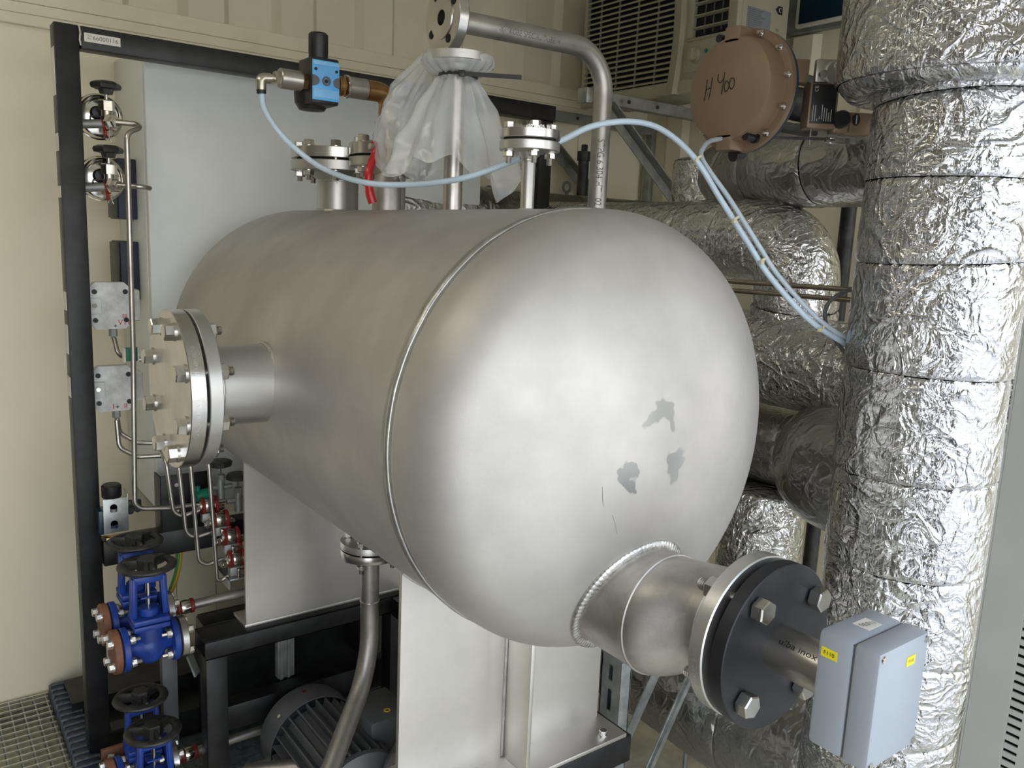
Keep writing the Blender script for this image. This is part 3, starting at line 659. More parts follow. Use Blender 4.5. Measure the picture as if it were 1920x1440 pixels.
transmitter(-.232, 'upper white octagonal pressure transmitter with red pen marks, beside the black post', (('III', .522, -.262, .019, 'inkred'), ('V11', .520, -.280, .021, 'inkred'), ('+', .496, -.290, .020, 'ink')))
transmitter(-.470, 'lower grimy white octagonal pressure transmitter with two short red marks', (('I', .482, -.523, .021, 'inkred'), ('+', .493, -.525, .020, 'ink'), ('II', .515, -.523, .021, 'inkred')))

# impulse tubes
def tubes(name, pts, r, m, lab, rad=.03, cat='tube', group=None):
    return solo(MB().tube(fillet(pts, rad, 8), r, 14), name, m, lab, cat, group)
tubes('impulse_tube', [(.508, 2.497, .267), (.582, 2.47, .265), (.522, 2.44, .235), (.518, 2.44, -.36), (.505, 2.43, -.80), (.62, 2.43, -.815), (.76, 2.43, -.815)], .0072, 'tubesteel', 'long steel tube dropping from the upper gauge past the cabinet to the valve block')
tubes('impulse_tube', [(.508, 2.497, .100), (.56, 2.46, .100), (.585, 2.48, .098)], .0068, 'tubesteel', 'short steel tube leaving the lower gauge to the right', .02)
tubes('impulse_tube', [(.492, 2.55, -.325), (.497, 2.53, -.372), (.53, 2.48, -.378), (.596, 2.47, -.378), (.602, 2.46, -.40), (.60, 2.45, -.62), (.66, 2.42, -.64)], .0068, 'tubesteel', 'steel tube from the upper transmitter passing the green clamp')
tubes('impulse_tube', [(.492, 2.55, -.56), (.494, 2.54, -.60), (.53, 2.50, -.625), (.60, 2.47, -.628), (.70, 2.45, -.63)], .0068, 'tubesteel', 'upper of two steel tubes bending right under the lower transmitter')
tubes('impulse_tube', [(.486, 2.53, -.56), (.488, 2.52, -.64), (.53, 2.49, -.665), (.70, 2.45, -.665)], .0068, 'tubesteel', 'lower of two steel tubes bending right under the lower transmitter')
t = thing('tube_clamp', 'green plastic tube clamp with steel edges on the long vertical tube', 'clamp', (.525, 2.44, -.382))
part(MB().box((.498, 2.448, -.378), (.533, 2.475, -.342), .003), 'clamp_block', 'green', t)
part(MB().box((.4965, 2.446, -.380), (.500, 2.472, -.340)).box((.531, 2.446, -.380), (.5345, 2.472, -.340)), 'clamp_strip', 'chrome', t, smooth=False)
for i, (x_, zb, xe) in enumerate(((.592, -.838, .675), (.622, -.905, .715), (.652, -.992, .735), (.700, -1.045, .745))):
    yy = 2.40-i*.012
    nm = ['leftmost', 'second from the left', 'third from the left', 'rightmost'][i]
    tubes('hairpin_tube', [(x_-.004, yy+.1, -.645), (x_-.006, yy, -.66), (x_+.012, yy, zb), (xe, yy, zb+.014)], .0062, 'tubesteel', nm+' of the four steel tubes looping down below the side flange', .035, group='four bent tubes feeding the valve blocks')

# valve blocks with red inserts
def vblock(i, x_, y_, z_, lab):
    t = thing('valve_block', lab, 'valve', (x_, y_, z_-.03))
    part(MB().lathe([(.008, -.03), (.016, -.026), (.016, -.015), (.02, -.012), (.022, 0), (.02, .012), (.016, .015), (.016, .026), (.008, .03)], (x_, y_, z_), (1, -.1, 0), 24), 'ball_body', 'chrome', t)
    for s in (-1, 1):
        part(MB().ring((x_+s*.019-.004, y_, z_), (1, 0, 0), .012, .026, .009, 24, .002), 'red_ring', 'redtag', t)
        part(MB().hex((x_+s*.034-.006, y_, z_-.012), (1, 0, 0), .018, .012).cyl((x_+s*.045, y_, z_-.012), (x_+s*.03, y_, z_-.012), .007, 12), 'tube_nut', 'nickel', t)
    part(MB().box((x_-.022, y_-.012, z_-.05), (x_+.022, y_+.012, z_-.022), .003), 'valve_base', 'galvdark', t)
    part(MB().box((x_-.004, y_-.03, z_-.030), (x_+.028, y_-.012, z_-.026), .001).cyl((x_, y_-.02, z_-.025), (x_, y_-.02, z_-.055), .005, 12), 'lever', 'chrome', t)
    part(MB().box((x_+.018, y_-.018, z_-.058), (x_+.03, y_-.004, z_-.02), .002), 'red_insert', 'redtag', t)
for i, (p, lab) in enumerate((((.705, 2.41, -.815), 'highest of the steel ball valves with red rings behind the side flange'), ((.728, 2.385, -.855), 'second highest steel ball valve with red rings'), ((.752, 2.36, -.905), 'third steel ball valve with red rings, nearest the saddle'), ((.760, 2.335, -.968), 'lowest steel ball valve with red rings'))): vblock(i, *p, lab)
for (x_, y_, z_, lab) in ((.750, 2.44, -.70, 'black knobbed needle valve below the side nozzle'), (.800, 2.43, -.745, 'black knobbed needle valve half hidden by the far saddle')):
    t = thing('needle_valve', lab, 'valve', (x_, y_, z_-.12))
    part(MB().lathe([(0, .010), (.03, .009), (.038, .002), (.036, -.007), (.02, -.012), (.006, -.013)], (x_, y_, z_), (0, 0, 1), 8), 'handwheel', 'castblack', t, ang=.3)
    part(MB().cyl((x_, y_, z_-.03), (x_, y_, z_-.012), .003, 10), 'stem', 'chrome', t)
    part(MB().hex((x_, y_, z_-.055), (0, 0, 1), .022, .02).cyl((x_, y_, z_-.11), (x_, y_, z_-.05), .012, 16).cyl((x_-.035, y_, z_-.075), (x_+.035, y_, z_-.075), .008, 12), 'valve_body', 'galvdark', t)
solo(MB().cyl((.672, 2.43, -.79), (.715, 2.43, -.785), .017, 20, bev=.003).cyl((.68, 2.43, -.79), (.68, 2.43, -.76), .008, 12), 'green_knob', 'green', 'green plastic coupling above the red-ringed ball valves', 'coupling')
solo(MB().box((.735, 2.33, -1.035), (.86, 2.45, -1.03), .001).box((.735, 2.33, -1.06), (.739, 2.45, -1.03)), 'mounting_shelf', 'galv', 'small galvanised shelf under the ball valves', 'shelf')

# ------------------------------------------------------------------ four blue globe valves
def globe(y, zc, zw, lab):
    t = thing('globe_valve', lab, 'valve', (.48, y, zc-.06), 'blue globe valves with dark handwheels'); FR = .0575
    b = MB()
    prof = [(.022, -.055), (.024, -.04), (.036, -.022), (.044, 0), (.036, .022), (.024, .04), (.022, .055)]
    b.lathe(prof, (.48, y, zc), (1, 0, 0), 32)
    b.lathe([(0, -.05), (.022, -.046), (.036, -.03), (.041, -.005), (.037, .03), (.036, .055)], (.482, y, zc), (0, 0, 1), 32)
    part(b, 'body', 'blue', t, ang=1)
    for s in (-1, 1):
        f = part(MB().lathe([(.022, -.001), (.054, 0), (FR, .002), (FR, .015), (FR-.002, .017), (.0, .017)], (.48+s*.053, y, zc), (s, 0, 0), 48), 'body_flange', 'blue', t)
        part(MB().cyl((.48+s*.070, y, zc), (.48+s*.0735, y, zc), .05, 40), 'gasket', 'gasket', f)
        o_ = .48+s*.0735
        part(MB().lathe([(0, 0), (FR-.002, 0), (FR, .002), (FR, .017), (FR-.002, .019), (.03, .019), (.02, .021), (0, .021)], (o_, y, zc), (s, 0, 0), 48), 'counter_flange', 'rust' if s < 0 else 'flange', t, 'rust-brown blind flange' if s < 0 else 'bright steel flange')
        me = bolt_mesh(.019, .011, .042, 'zinc', stick=.012)
        B = basis((s, 0, 0))
        for k in range(4):
            a = PI/4+k*PI/2+(.15 if s < 0 else 0); p = V((o_+s*.019, y, zc))+B @ V((.0425*math.cos(a), .0425*math.sin(a), 0))
            inst('bolt', me, t, M.Translation(p) @ B.to_4x4())
    zb = zc+.055
    part(MB().box((.437, y-.04, zb), (.527, y+.04, zb+.014), .003).box((.437, y-.04, zb+.017), (.527, y+.04, zb+.031), .003), 'bonnet_flange', 'blue', t)
    yk = MB(); zt2 = zw-.038
    for s in (-1, 1):
        yk.bar((.482+s*.040, y, zb+.03), (.482+s*.036, y, zt2+.01), .038, .010, up=(1, 0, 0), bev=.002)
        yk.bar((.482+s*.040, y-.014, zb+.03), (.482+s*.036, y-.012, zt2+.01), .006, .016, up=(1, 0, 0), bev=.002)
    yk.box((.444, y-.019, zt2-.006), (.520, y+.019, zt2+.014), .004).cyl((.482, y, zt2), (.482, y, zt2+.026), .014, 20)
    yk.cyl((.482, y, zb+.03), (.482, y, zb+.052), .026, 28, bev=.003)
    part(yk, 'yoke', 'blue', t)
    part(MB().cyl((.482, y, zb+.05), (.482, y, zw), .006, 16), 'spindle', 'chrome', t)
    part(MB().box((.462, y-.012, zb+.078), (.502, y+.012, zb+.083), .001), 'guide_plate', 'blue', t)
    w = MB().torus((.482, y, zw), (0, 0, 1), .0615, .0125, 64, 12, .62)
    for k in range(3):
        a = k*2*PI/3+.6; w.bar((.482+.012*math.cos(a), y+.012*math.sin(a), zw+.002), (.482+.060*math.cos(a), y+.060*math.sin(a), zw),   .008, .026, up=(0, 0, 1), bev=.002)
    part(w, 'handwheel', 'castblack', t, ang=.5)
    part(MB().hex((.482, y, zw-.014), (0, 0, 1), .044, .036), 'wheel_hub', 'castblack', t)
globe(2.20, -1.105, -.883, 'upper front blue valve, brown blind flange in front of the black post')
globe(2.335, -1.085, -.863, 'upper rear blue valve, half hidden behind the front one')
globe(2.20, -1.58, -1.362, 'lower front blue valve cut off by the bottom edge of the picture')
globe(2.335, -1.555, -1.330, 'lower rear blue valve with its wheel just above the lower front one')
for i, (y, z, xe, lab) in enumerate(((2.335, -1.085, 1.2, 'slim steel pipe running right from the upper rear blue valve under the tank saddle'), (2.20, -1.58, .99, 'slim steel pipe running right from the lower front blue valve'), (2.335, -1.555, 1.9, 'slim bright steel pipe low behind the skid leg'))):
    t = thing('steel_pipe', lab, 'pipe', (.6, y, z-.02))
    part(MB().cyl((.574, y, z), (min(xe, 1.6), y+.0, z+.01), .0135, 24), 'pipe_run', 'vessel_dull', t)
    for xr in (.585, .622): part(MB().ring((xr, y, z), (1, 0, 0), .012, .021, .012, 24, .002), 'red_ring', 'redtag', t)
    part(MB().lathe([(.013, -.014), (.019, -.012), (.021, 0), (.019, .012), (.013, .014)], (.610, y, z), (1, 0, 0), 24), 'coupling', 'chrome', t)
solo(MB().cyl((.70, 2.10, -1.52), (.86, 2.0, -1.50), .03, 24), 'steel_pipe', 'vessel_dull', 'short thick grey pipe entering the motor area low behind the skid leg', 'pipe')
solo(MB().box((.556, 2.395, -1.60), (.600, 2.425, -1.12), .003), 'support_strut', 'motor', 'dull grey flat upright behind the upper blue valves', 'strut')
solo(MB().bar((.585, 2.30, -1.14), (.622, 2.27, -1.27), .03, .006), 'tilted_strip', 'galv', 'tilted galvanised strip left of the black skid leg', 'strip')
t = thing('tag_plate', 'brown bracket with a pale tag at the foot of the black post', 'bracket', (.42, 2.40, -1.53))
part(MB().box((.385, 2.40, -1.56), (.445, 2.412, -1.50), .002), 'bracket', 'rust', t)
part(MB().obox((.405, 2.397, -1.535), M.Rotation(.35, 3, 'Y'), (.016, .004, .035)), 'tag', 'white', t)

# small air regulator with bracket low left
t = thing('air_regulator', 'small air regulator on a slotted steel bracket beside the black post, brass fittings below', 'regulator', (.455, 2.47, -.90))
part(MB().lathe([(.024, 0), (.026, .003), (.026, .034), (.022, .038), (0, .038)], (.452, 2.46, -.765), (0, 0, 1), 28), 'adjusting_knob', 'darkplastic', t)
pl_ = MB().box((.425, 2.44, -.865), (.490, 2.443, -.765), .001).box((.488, 2.44, -.80), (.491, 2.50, -.755), .001)
part(pl_, 'mounting_plate', 'galv', t)
for zz in (-.79, -.838): part(MB().lathe([(0, 0), (.0095, 0)], (.452, 2.4385, zz), (0, -1, 0), 20).cyl((.452, 2.4392, zz-.004), (.452, 2.4392, zz-.012), .0095, 16), 'slot', 'navy' if zz < -.8 else 'galvdark', t)
part(MB().box((.415, 2.45, -.87), (.44, 2.50, -.80), .003), 'regulator_body', 'teal', t)
part(MB().box((.49, 2.46, -.805), (.53, 2.475, -.785), .002).cyl((.50, 2.46, -.815), (.50, 2.475, -.815), .01, 14).cyl((.52, 2.46, -.812), (.52, 2.475, -.812), .01, 14), 'push_fitting', 'darkplastic', t)
part(MB().box((.43, 2.44, -.892), (.50, 2.47, -.878), .003).cyl((.445, 2.455, -.89), (.445, 2.455, -.905), .009, 14).cyl((.48, 2.455, -.89), (.48, 2.455, -.905), .009, 14), 'brass_fitting', 'brass', t)

# green-yellow earth cable: two colours twisted as one cable
t = thing('earth_cable', 'green and yellow striped earth cable curving down behind the blue valves', 'cable', (.60, 2.52, -1.15))
pth = smooth_path([(.655, 2.56, -.95), (.655, 2.55, -1.0), (.64, 2.53, -1.06), (.60, 2.49, -1.12), (.56, 2.45, -1.16)])
part(MB().tube(pth, .0085, 16), 'yellow_insulation', 'earthy', t)
part(MB().tube([p+V((-.0045, -.003, .0)) for p in pth], .0062, 12), 'green_stripe', 'earthg', t)

# ------------------------------------------------------------------ branch pipe, ball valve, blue air regulator
RY, RZ = 1.91, .345
t = thing('branch_pipe', 'steel branch pipe with heat-stained elbow rising from the tank to the blue regulator', 'pipe', (VX, RY, .055))
part(MB().cyl((VX, RY, .055), (VX, RY, .128), .036, 48).lathe([(.036, 0), (.027, .022)], (VX, RY, .128), (0, 0, 1), 48), 'pipe_stub', 'vessel_dull', t)
part(MB().hex((VX, RY, .150), (0, 0, 1), .054, .03), 'hex_nut', 'nickel', t)
part(MB().cyl((VX, RY, .18), (VX, RY, .235), .024, 32), 'ball_valve_body', 'brass', t)
part(MB().tube(fillet([(VX, RY, .23), (VX, RY, RZ), (.955, RY, RZ)], .035, 10), .024, 32), 'elbow', 'heat', t, 'rust-brown heat-stained elbow')
part(MB().cyl((.955, RY, RZ), (.905, RY, RZ), .0245, 32, bev=.002), 'socket', 'tubesteel', t)
lv = part(MB().cyl((.938, RY-.074, .205), (.962, RY-.062, .205), .0125, 20).tube(smooth_path([(.945, RY-.072, .208), (.943, RY-.076, .188), (.930, RY-.080, .163), (.922, RY-.084, .138), (.924, RY-.086, .10), (.932, RY-.088, .073)]), .0095, 12, rf=lambda f: .010 if f < .8 else .011), 'red_lever', 'redgloss', t, 'red plastic-coated valve lever')
part(MB().hex((.938, RY-.074, .205), (-1, 0, 0), .014, .01).cyl((.99, RY-.03, .205), (1.01, RY-.01, .205), .007, 12), 'lever_nut', 'nickel', t)

t = thing('air_filter_regulator', 'sky blue and black compressed air regulator with round black knob above the hose', 'regulator', (.84, RY, .28))
X0, X1 = .800, .868
part(MB().box((X0, RY-.035, .292), (X1, RY+.045, .396), .005), 'body', 'darkplastic', t)
part(MB().lathe([(0, -.012), (.030, -.010), (.040, .005), (.042, .03)], (.83, RY+.035, .295), (0, 0, 1), 28), 'filter_bowl', 'darkplastic', t)
fc = part(MB().box((X0+.001, RY-.0385, .300), (X1-.001, RY-.034, .388), .001), 'face_plate', 'skyblue', t)
part(MB().box((X0+.002, RY-.0400, .305), (X1-.002, RY-.0383, .325), .0005).box((X0+.002, RY-.0400, .377), (X1-.002, RY-.0383, .386), .0005), 'label_band', 'skyblue2', fc)
rb = MB()
for i in range(22): xx = X0+.006+i*.0026; rb.box((xx, RY-.0392, .334), (xx+.0012, RY-.0384, .376))
part(rb, 'ribbing', 'skyblue2', fc, kind='stuff', smooth=False)
for s, x_ in ((0, X0+.001), (1, X1-.001)):
    poly = [(x_+(-1 if s else 1)*.016*math.sin(a), RY-.0405, .342+.012*math.cos(a)) for a in [i*PI/14 for i in range(15)]]
    part(MB().prism(poly, (0, .004, 0), 0), 'clip', 'motor', fc, smooth=False)
part(MB().ring((.834, RY-.0385, .343), (0, -1, 0), .006, .0105, .004, 32, .001), 'gauge_port', 'motor', fc)
part(MB().cyl((.834, RY-.039, .343), (.834, RY-.0395, .343), .0045, 20), 'port_hole', 'ink', fc)
for x_ in (X0+.008, X1-.009): part(MB().cyl((x_, RY-.038, .367), (x_, RY-.0412, .367), .0033, 16), 'screw_hole', 'ink', fc)
part(MB().lathe([(.022, 0), (.022, .012), (.0225, .013), (.0225, .054), (.019, .058), (0, .058)], (.831, RY, .396), (0, 0, 1), 40), 'adjusting_knob', 'darkplastic', t)
part(MB().hex((.868, RY, RZ-.002), (1, 0, 0), .036, .010).ring((.878, RY, RZ), (1, 0, 0), .01, .022, .012, 32, .001).hex((.889, RY, RZ), (1, 0, 0), .044, .008), 'bronze_nipple', 'heat', t)
part(MB().ring((.898, RY, RZ), (1, 0, 0), .01, .027, .008, 32, .001), 'steel_washer', 'chrome', t)
part(MB().hex((.800, RY, RZ-.004), (-1, 0, 0), .034, .011), 'bronze_nut', 'heat', t)
part(MB().cyl((.789, RY, RZ-.004), (.736, RY, RZ-.004), .0225, 36, bev=.002), 'coupling', 'tubesteel', t)
part(MB().hex((.736, RY, RZ-.005), (-1, 0, 0), .028, .012).cyl((.726, RY, RZ-.006), (.70, RY, RZ-.008), .008, 16), 'hose_nut', 'nickel', t)
part(MB().tube(fillet([(.716, RY, RZ-.008), (.694, RY, RZ-.01), (.694, RY, RZ-.036)], .008, 5), .0115, 18), 'hose_elbow', 'nickel', t)
part(MB().cyl((.694, RY, RZ-.034), (.695, RY, RZ-.044), .0105, 18, bev=.001), 'release_ring', 'darkplastic', t)

# ------------------------------------------------------------------ air hoses and ties
hp = [(.695, 1.91, .302), (.70, 1.90, .262), (.735, 1.87, .203), (.785, 1.791, .143), (.827, 1.663, .109), (.89, 1.565, .106), (.949, 1.472, .119), (1.013, 1.43, .146), (1.067, 1.395, .175), (1.127, 1.357, .208), (1.177, 1.326, .238), (1.255, 1.297, .254), (1.307, 1.254, .240), (1.357, 1.205, .186), (1.400, 1.160, .101), (1.437, 1.110, .015), (1.475, 1.075, -.053), (1.545, 1.02, -.138), (1.63, .99, -.185), (1.72, 1.0, -.21)]
hz = solo(MB().tube(smooth_path(hp, 8), .0062, 16), 'air_hose', 'hose', 'long pale blue air hose hanging in an arc from the blue regulator', 'hose')
hp2 = [(1.55, 1.30, .25), (1.475, 1.265, .235), (1.42, 1.235, .215), (1.385, 1.205, .183), (1.415, 1.150, .104), (1.452, 1.100, .018), (1.490, 1.065, -.050), (1.558, 1.012, -.132), (1.64, .985, -.178), (1.74, .99, -.20)]
solo(MB().tube(smooth_path(hp2, 8), .0052, 14), 'air_hose', 'hose2', 'thinner milky hose dropping from the tan actuator', 'hose')
for i, (p, d, lab) in enumerate((((1.370, 1.207, .184), (.05, -.05, -.1), 'cable tie at the fork of the two air hoses'), ((1.422, 1.137, .062), (.04, -.05, -.09), 'cable tie on the air hoses just above mid length, in front of foil'), ((1.462, 1.090, -.020), (.04, -.04, -.08), 'cable tie on the air hoses where they cross the thin steel tubes'), ((1.575, 1.010, -.155), (.09, -.03, -.05), 'lowest cable tie on the air hoses, near the big foil pipe'))):
    solo(MB().ring(V(p)-V(d).normalized()*.003, d, .0095, .0115, .005, 24).box((p[0]-.016, p[1]-.012, p[2]-.008), (p[0]-.006, p[1]-.004, p[2]), .001), 'cable_tie', 'cream_tie', lab, 'tie', 'cream cable ties on the air hoses')

# ------------------------------------------------------------------ bag-wrapped nozzle
flp = thing('wrapped_nozzle', 'thin steel riser pipe with flange, wrapped in a plastic bag', 'pipe', (VX, 1.6, .055))
part(MB().cyl((VX, 1.6, .055), (VX, 1.6, .36), .0213, 36), 'riser_pipe', 'tubesteel', flp)
part(MB().lathe([(.0213, .0), (.03, .022), (.074, .024), (.075, .025), (.075, .042), (.0, .042)], (VX+.004, 1.6, .348), (0, 0, 1), 64), 'flange', 'flange_matt', flp)
bagT = thing('plastic_bag', 'translucent milky plastic bag tied over the riser flange and hanging in folds', 'bag', (1.0, 1.62, .12))
def bag():
    vs = []; fs = []; n, k = 160, 46
    cx, cy = VX+.004, 1.6
    def outline(a):     # hanging reach in world plan and drop, by angle measured from the view-right direction
        right = math.cos(a); near = math.sin(a)
        R = .108+.026*max(0, right)+.040*max(0, -right)+.010*math.sin(3*a+1)+.008*math.sin(7*a)
        z = .152+.012*math.sin(4*a+.7)+.012*math.sin(9*a+.3)-.05*max(0, math.cos(a-.25))**24-.055*max(0, math.cos(a-.62))**40-.03*max(0, math.cos(a-3.3))**6
        return R, z
    for j in range(k+1):
        f = j/k
        for i in range(n):
            a = 2*PI*i/n; R, zb = outline(a)
            if f < .28:         # cap over the flange down to the tie
                g = f/.28
                pr = [(0, .394), (.05, .394), (.079, .390), (.081, .370), (.060, .352), (.040, .348)]
                s = g*5; q = min(4, int(s)); u = s-q; r = pr[q][0]*(1-u)+pr[q+1][0]*u; z = pr[q][1]*(1-u)+pr[q+1][1]*u
                if g > .5: r += (g-.5)*.010*math.sin(a*19)*1.2; 
                r += .0015*NZ.noise(V((a*3, g*3, 0)))
            else:
                g = (f-.28)/.72; gg = g**.8
                r = .036+(R-.036)*(g**.82); z = .346-(.346-zb)*g
                fold = (.004+.010*g)*math.sin(a*5+1.9*math.sin(2*a+.6)+g*1.1)+(.003+.002*g)*math.sin(a*13+2+g*2)
                r += fold+.006*NZ.noise(V((math.cos(a)*4, math.sin(a)*4, g*5)))+.009*g*(.5-abs(NZ.noise(V((math.cos(a)*3+5, math.sin(a)*3, g*3))))*2)
                if g < .16: z += .004*math.sin(a*11)
            X_ = r*math.cos(a); N_ = r*math.sin(a)
            vs.append((cx+.8*X_-.6*N_*.9, cy-.6*X_-.8*N_*.9, z))
    for j in range(k):
        for i in range(n): l = (i+1) % n; fs.append((j*n+i, j*n+l, (j+1)*n+l, (j+1)*n+i))
    return MB().add(vs, fs)
part(bag(), 'bag_skirt', 'bag', bagT, ang=2)
# crumpled spare end of the bag thrown over the branch pipe: a draped pouch with an upright corner
def pouch():
    vs = []; fs = []; n, k = 72, 40; A = V((.995, 1.785, 0))
    prof = [(0.0, .445, .004), (.12, .40, .030), (.26, .35, .060), (.5, .28, .070), (.7, .22, .068), (.86, .18, .058), (1.0, .150, .04)]
    for j in range(k+1):
        f = j/k
        for (f0, z0, r0), (f1, z1, r1) in zip(prof, prof[1:]):
            if f0 <= f <= f1: u = (f-f0)/(f1-f0); z = z0+(z1-z0)*u; r = r0+(r1-r0)*u
        for i in range(n):
            a = 2*PI*i/n; X_ = (r+.007*math.sin(5*a+f*5)+.004*math.sin(11*a-f*9)+.006*NZ.noise(V((math.cos(a)*3, math.sin(a)*3, f*6)))+.014*min(1, 4*f)*(.5-abs(NZ.noise(V((math.cos(a)*2.2+3, math.sin(a)*2.2, f*4.5))))*2.2))
            sh = .075*(1-f)**2.2-.008*f
            q = V((X_*math.cos(a)+sh, X_*math.sin(a)*.8, 0))
            vs.append((A.x+.8*q.x-.6*q.y, A.y-.6*q.x-.8*q.y, z+.005*math.sin(6*a)))
    for j in range(k):
        for i in range(n): l = (i+1) % n; fs.append((j*n+i, j*n+l, (j+1)*n+l, (j+1)*n+i))
    return MB().add(vs, fs)
part(pouch(), 'bag_end', 'bag', bagT, ang=2)
zt3 = thing('zip_tie', 'black zip tie cinching the plastic bag, its long tail pointing right', 'tie', (VX, 1.6, .343))
part(MB().ring((VX+.004, 1.6, .342), (.05, .02, 1), .041, .0445, .009, 48, .001), 'strap', 'darkplastic', zt3)
hd = V((VX+.004, 1.6, .345))+V((-.6*.047+.8*.012, -.8*.047-.6*.012, 0))
part(MB().obox(hd, basis((.8, -.6, 0)), (.012, .012, .014), .001), 'locking_head', 'darkplastic', zt3)
part(MB().bar(hd, hd+V((.8, -.6, -.02))*.128, .009, .003, up=(.6, .8, 0)), 'tail', 'darkplastic', zt3)

# ------------------------------------------------------------------ vent pipe with open flange
t = thing('vent_pipe', 'bare steel pipe rising behind the tank, bending left to an open flange', 'pipe', (1.485, 1.64, -.4))
vp = fillet([(1.487, 1.64, -.4), (1.487, 1.64, .482), (1.05, 1.655, .477)], .105, 20)
part(MB().tube(vp, .0241, 40), 'pipe_run', 'vessel_dull', t)
FXc = (1.008, 1.656, .4765)
fo = part(MB().lathe([(.0165, 0), (.0165, .058), (.0241, .058), (.034, .040), (.0735, .028), (.075, .026), (.075, .0045), (.0735, .003), (.046, .003), (.045, 0)], FXc, (1, -.03, 0), 80, closed=True), 'open_flange', 'flange', t)
B = basis((1, -.03, 0))
for k in range(4):
    a = PI/4+k*PI/2+.25; p = V(FXc)+B @ V((.055*math.cos(a), .055*math.sin(a), .0022))
    part(MB().lathe([(0, 0), (.0088, 0), (.0095, .0004)], p, (-1, .03, 0), 24), 'bolt_hole', 'gasket', fo)
def tube_text(parent, s, size, o, xdir, r, axis_pt, m):
    vs, fs = text_mesh(s, size); mb = MB(); xd = V(xdir).normalized(); N0 = V((-.6, -.8, 0)); out = []
    return vs, fs
text_cyl(t, '-K-  KOBE SPECIAL TUBE  4', .019, (1.235, 1.6487, .4785), (1, -.03, 0), .0244, ang_of((1, -.03, 0), (-.1, -1, -.25)), 'inkgrey', along=True, sx=.78, flip=1, vf=-1)
text_cyl(t, 'STPG 6 304 HT 102', .026, (1.487, 1.64, .18), (0, 0, 1), .0244, ang_of((0, 0, 1), (-.62, -.78, 0)), 'inkgrey', along=True, flip=-1, sx=.78)

# ------------------------------------------------------------------ window air conditioner on its brackets
ac = thing('air_conditioner', 'cream window air conditioner with slatted grille mounted high on the end wall', 'air conditioner', (2.6, 2.43, .573))
AX, AY0, AY1, AZ0, AZ1 = 2.44, 2.02, 2.84, .573, 1.06
part(MB().box((AX+.03, AY0, AZ0+.02), (2.735, AY1, AZ1), .008), 'casing', 'ac', ac)
part(MB().box((AX+.022, AY0+.02, AZ0+.02), (AX+.032, AY1-.01, AZ1-.01)), 'dark_interior', 'acdark', ac)
part(MB().box((AX, AY0, AZ0), (AX+.03, AY1, AZ0+.052), .01), 'front_frame', 'ac', ac)
part(MB().box((AX, AY1-.02, AZ0+.03), (AX+.03, AY1, AZ1), .006), 'front_frame', 'ac', ac)
nsl = 21
for i in range(nsl):
    z = AZ0+.062+i*.0215
    o = part(MB().obox((AX+.012, (2.315+AY1-.018)/2, z), M.Rotation(-.45, 3, 'Y'), (.020, AY1-.018-2.315, .0065), .001), 'slat', 'ac', ac, smooth=False)
mu = MB()
for yy in (2.42, 2.53, 2.64, 2.75): mu.box((AX+.016, yy-.003, AZ0+.05), (AX+.026, yy+.003, AZ1-.01))
part(mu, 'mullion', 'ac', ac, smooth=False)
cr_ = [(2.325, .0), (2.30, -.012), (2.275, -.018), (2.262, -.006), (2.262, .03), (2.325, .03)]
poly = []
mbp = MB(); vs = []; fs = []
K_ = 18
for j in range(K_+1):
    z = AZ0+(AZ1-AZ0)*j/K_; off = -.02*math.sin(PI*min(1, max(0, j/K_*1.0)))+.012
    for (yy, xx) in cr_: vs.append((AX+xx, yy+off, z))
m6 = len(cr_)
for j in range(K_):
    for k in range(m6): l = (k+1) % m6; fs.append((j*m6+k, j*m6+l, (j+1)*m6+l, (j+1)*m6+k))
fs += [tuple(range(m6)), tuple(K_*m6+k for k in range(m6))]
part(MB().add(vs, fs), 'curved_ridge', 'ac', ac, ang=.5)
part(MB().box((AX+.002, AY0, AZ0+.045), (AX+.03, 2.27, .768), .004), 'control_panel', 'ac', ac)
part(MB().box((AX+.002, AY0, .768), (AX+.03, 2.062, AZ1), .004).box((AX+.002, 2.224, .768), (AX+.03, 2.27, AZ1), .004), 'outlet_frame', 'ac', ac, kind='stuff')
for z in (.80, .843, .886, .929, .972, 1.015): part(MB().obox((AX+.012, 2.143, z), M.Rotation(.3, 3, 'Y'), (.018, .165, .004), .001), 'louvre_blade', 'ac', ac, smooth=False)
for yy in (2.10, 2.14, 2.18): part(MB().box((AX+.016, yy-.002, .78), (AX+.021, yy+.002, AZ1-.02)), 'vane', 'motor', ac, smooth=False)
rc_ = MB().box((AX-.0015, 2.075, .645), (AX+.003, 2.25, .65), .001).box((AX-.0015, 2.246, .65), (AX+.003, 2.25, .757), .001).box((AX-.0015, 2.075, .757), (AX+.003, 2.25, .76), .001)
part(rc_, 'panel_border', 'ac', ac, smooth=False)
part(MB().lathe([(.028, 0), (.027, .003), (.024, .004), (.022, .018), (0, .019)], (AX+.001, 2.20, .705), (-1, 0, 0), 32).box((AX-.024, 2.195, .685), (AX-.015, 2.205, .725), .002), 'control_knob', 'ac', ac)
part(MB().cyl((AX+.001, 2.148, .712), (AX-.002, 2.148, .712), .007, 16), 'green_lamp', 'green', ac)
lp_ = part(MB().box((2.495, AY0-.0012, .772), (2.628, AY0+.001, .854)), 'rating_plate', 'acgrey', ac, 'grey printed rating plate', smooth=False)
tx = MB(); rr_ = random.Random(5)
for r_ in range(11):
    z = .846-r_*.0068; w_ = rr_.uniform(.035, .1); x_ = 2.502
    while x_ < 2.502+w_: l_ = rr_.uniform(.004, .013); tx.box((x_, AY0-.0018, z-.0015), (min(x_+l_, 2.62), AY0-.0011, z+.0012)); x_ += l_+.003
part(tx, 'small_print', 'inkgrey', lp_, kind='stuff', smooth=False)
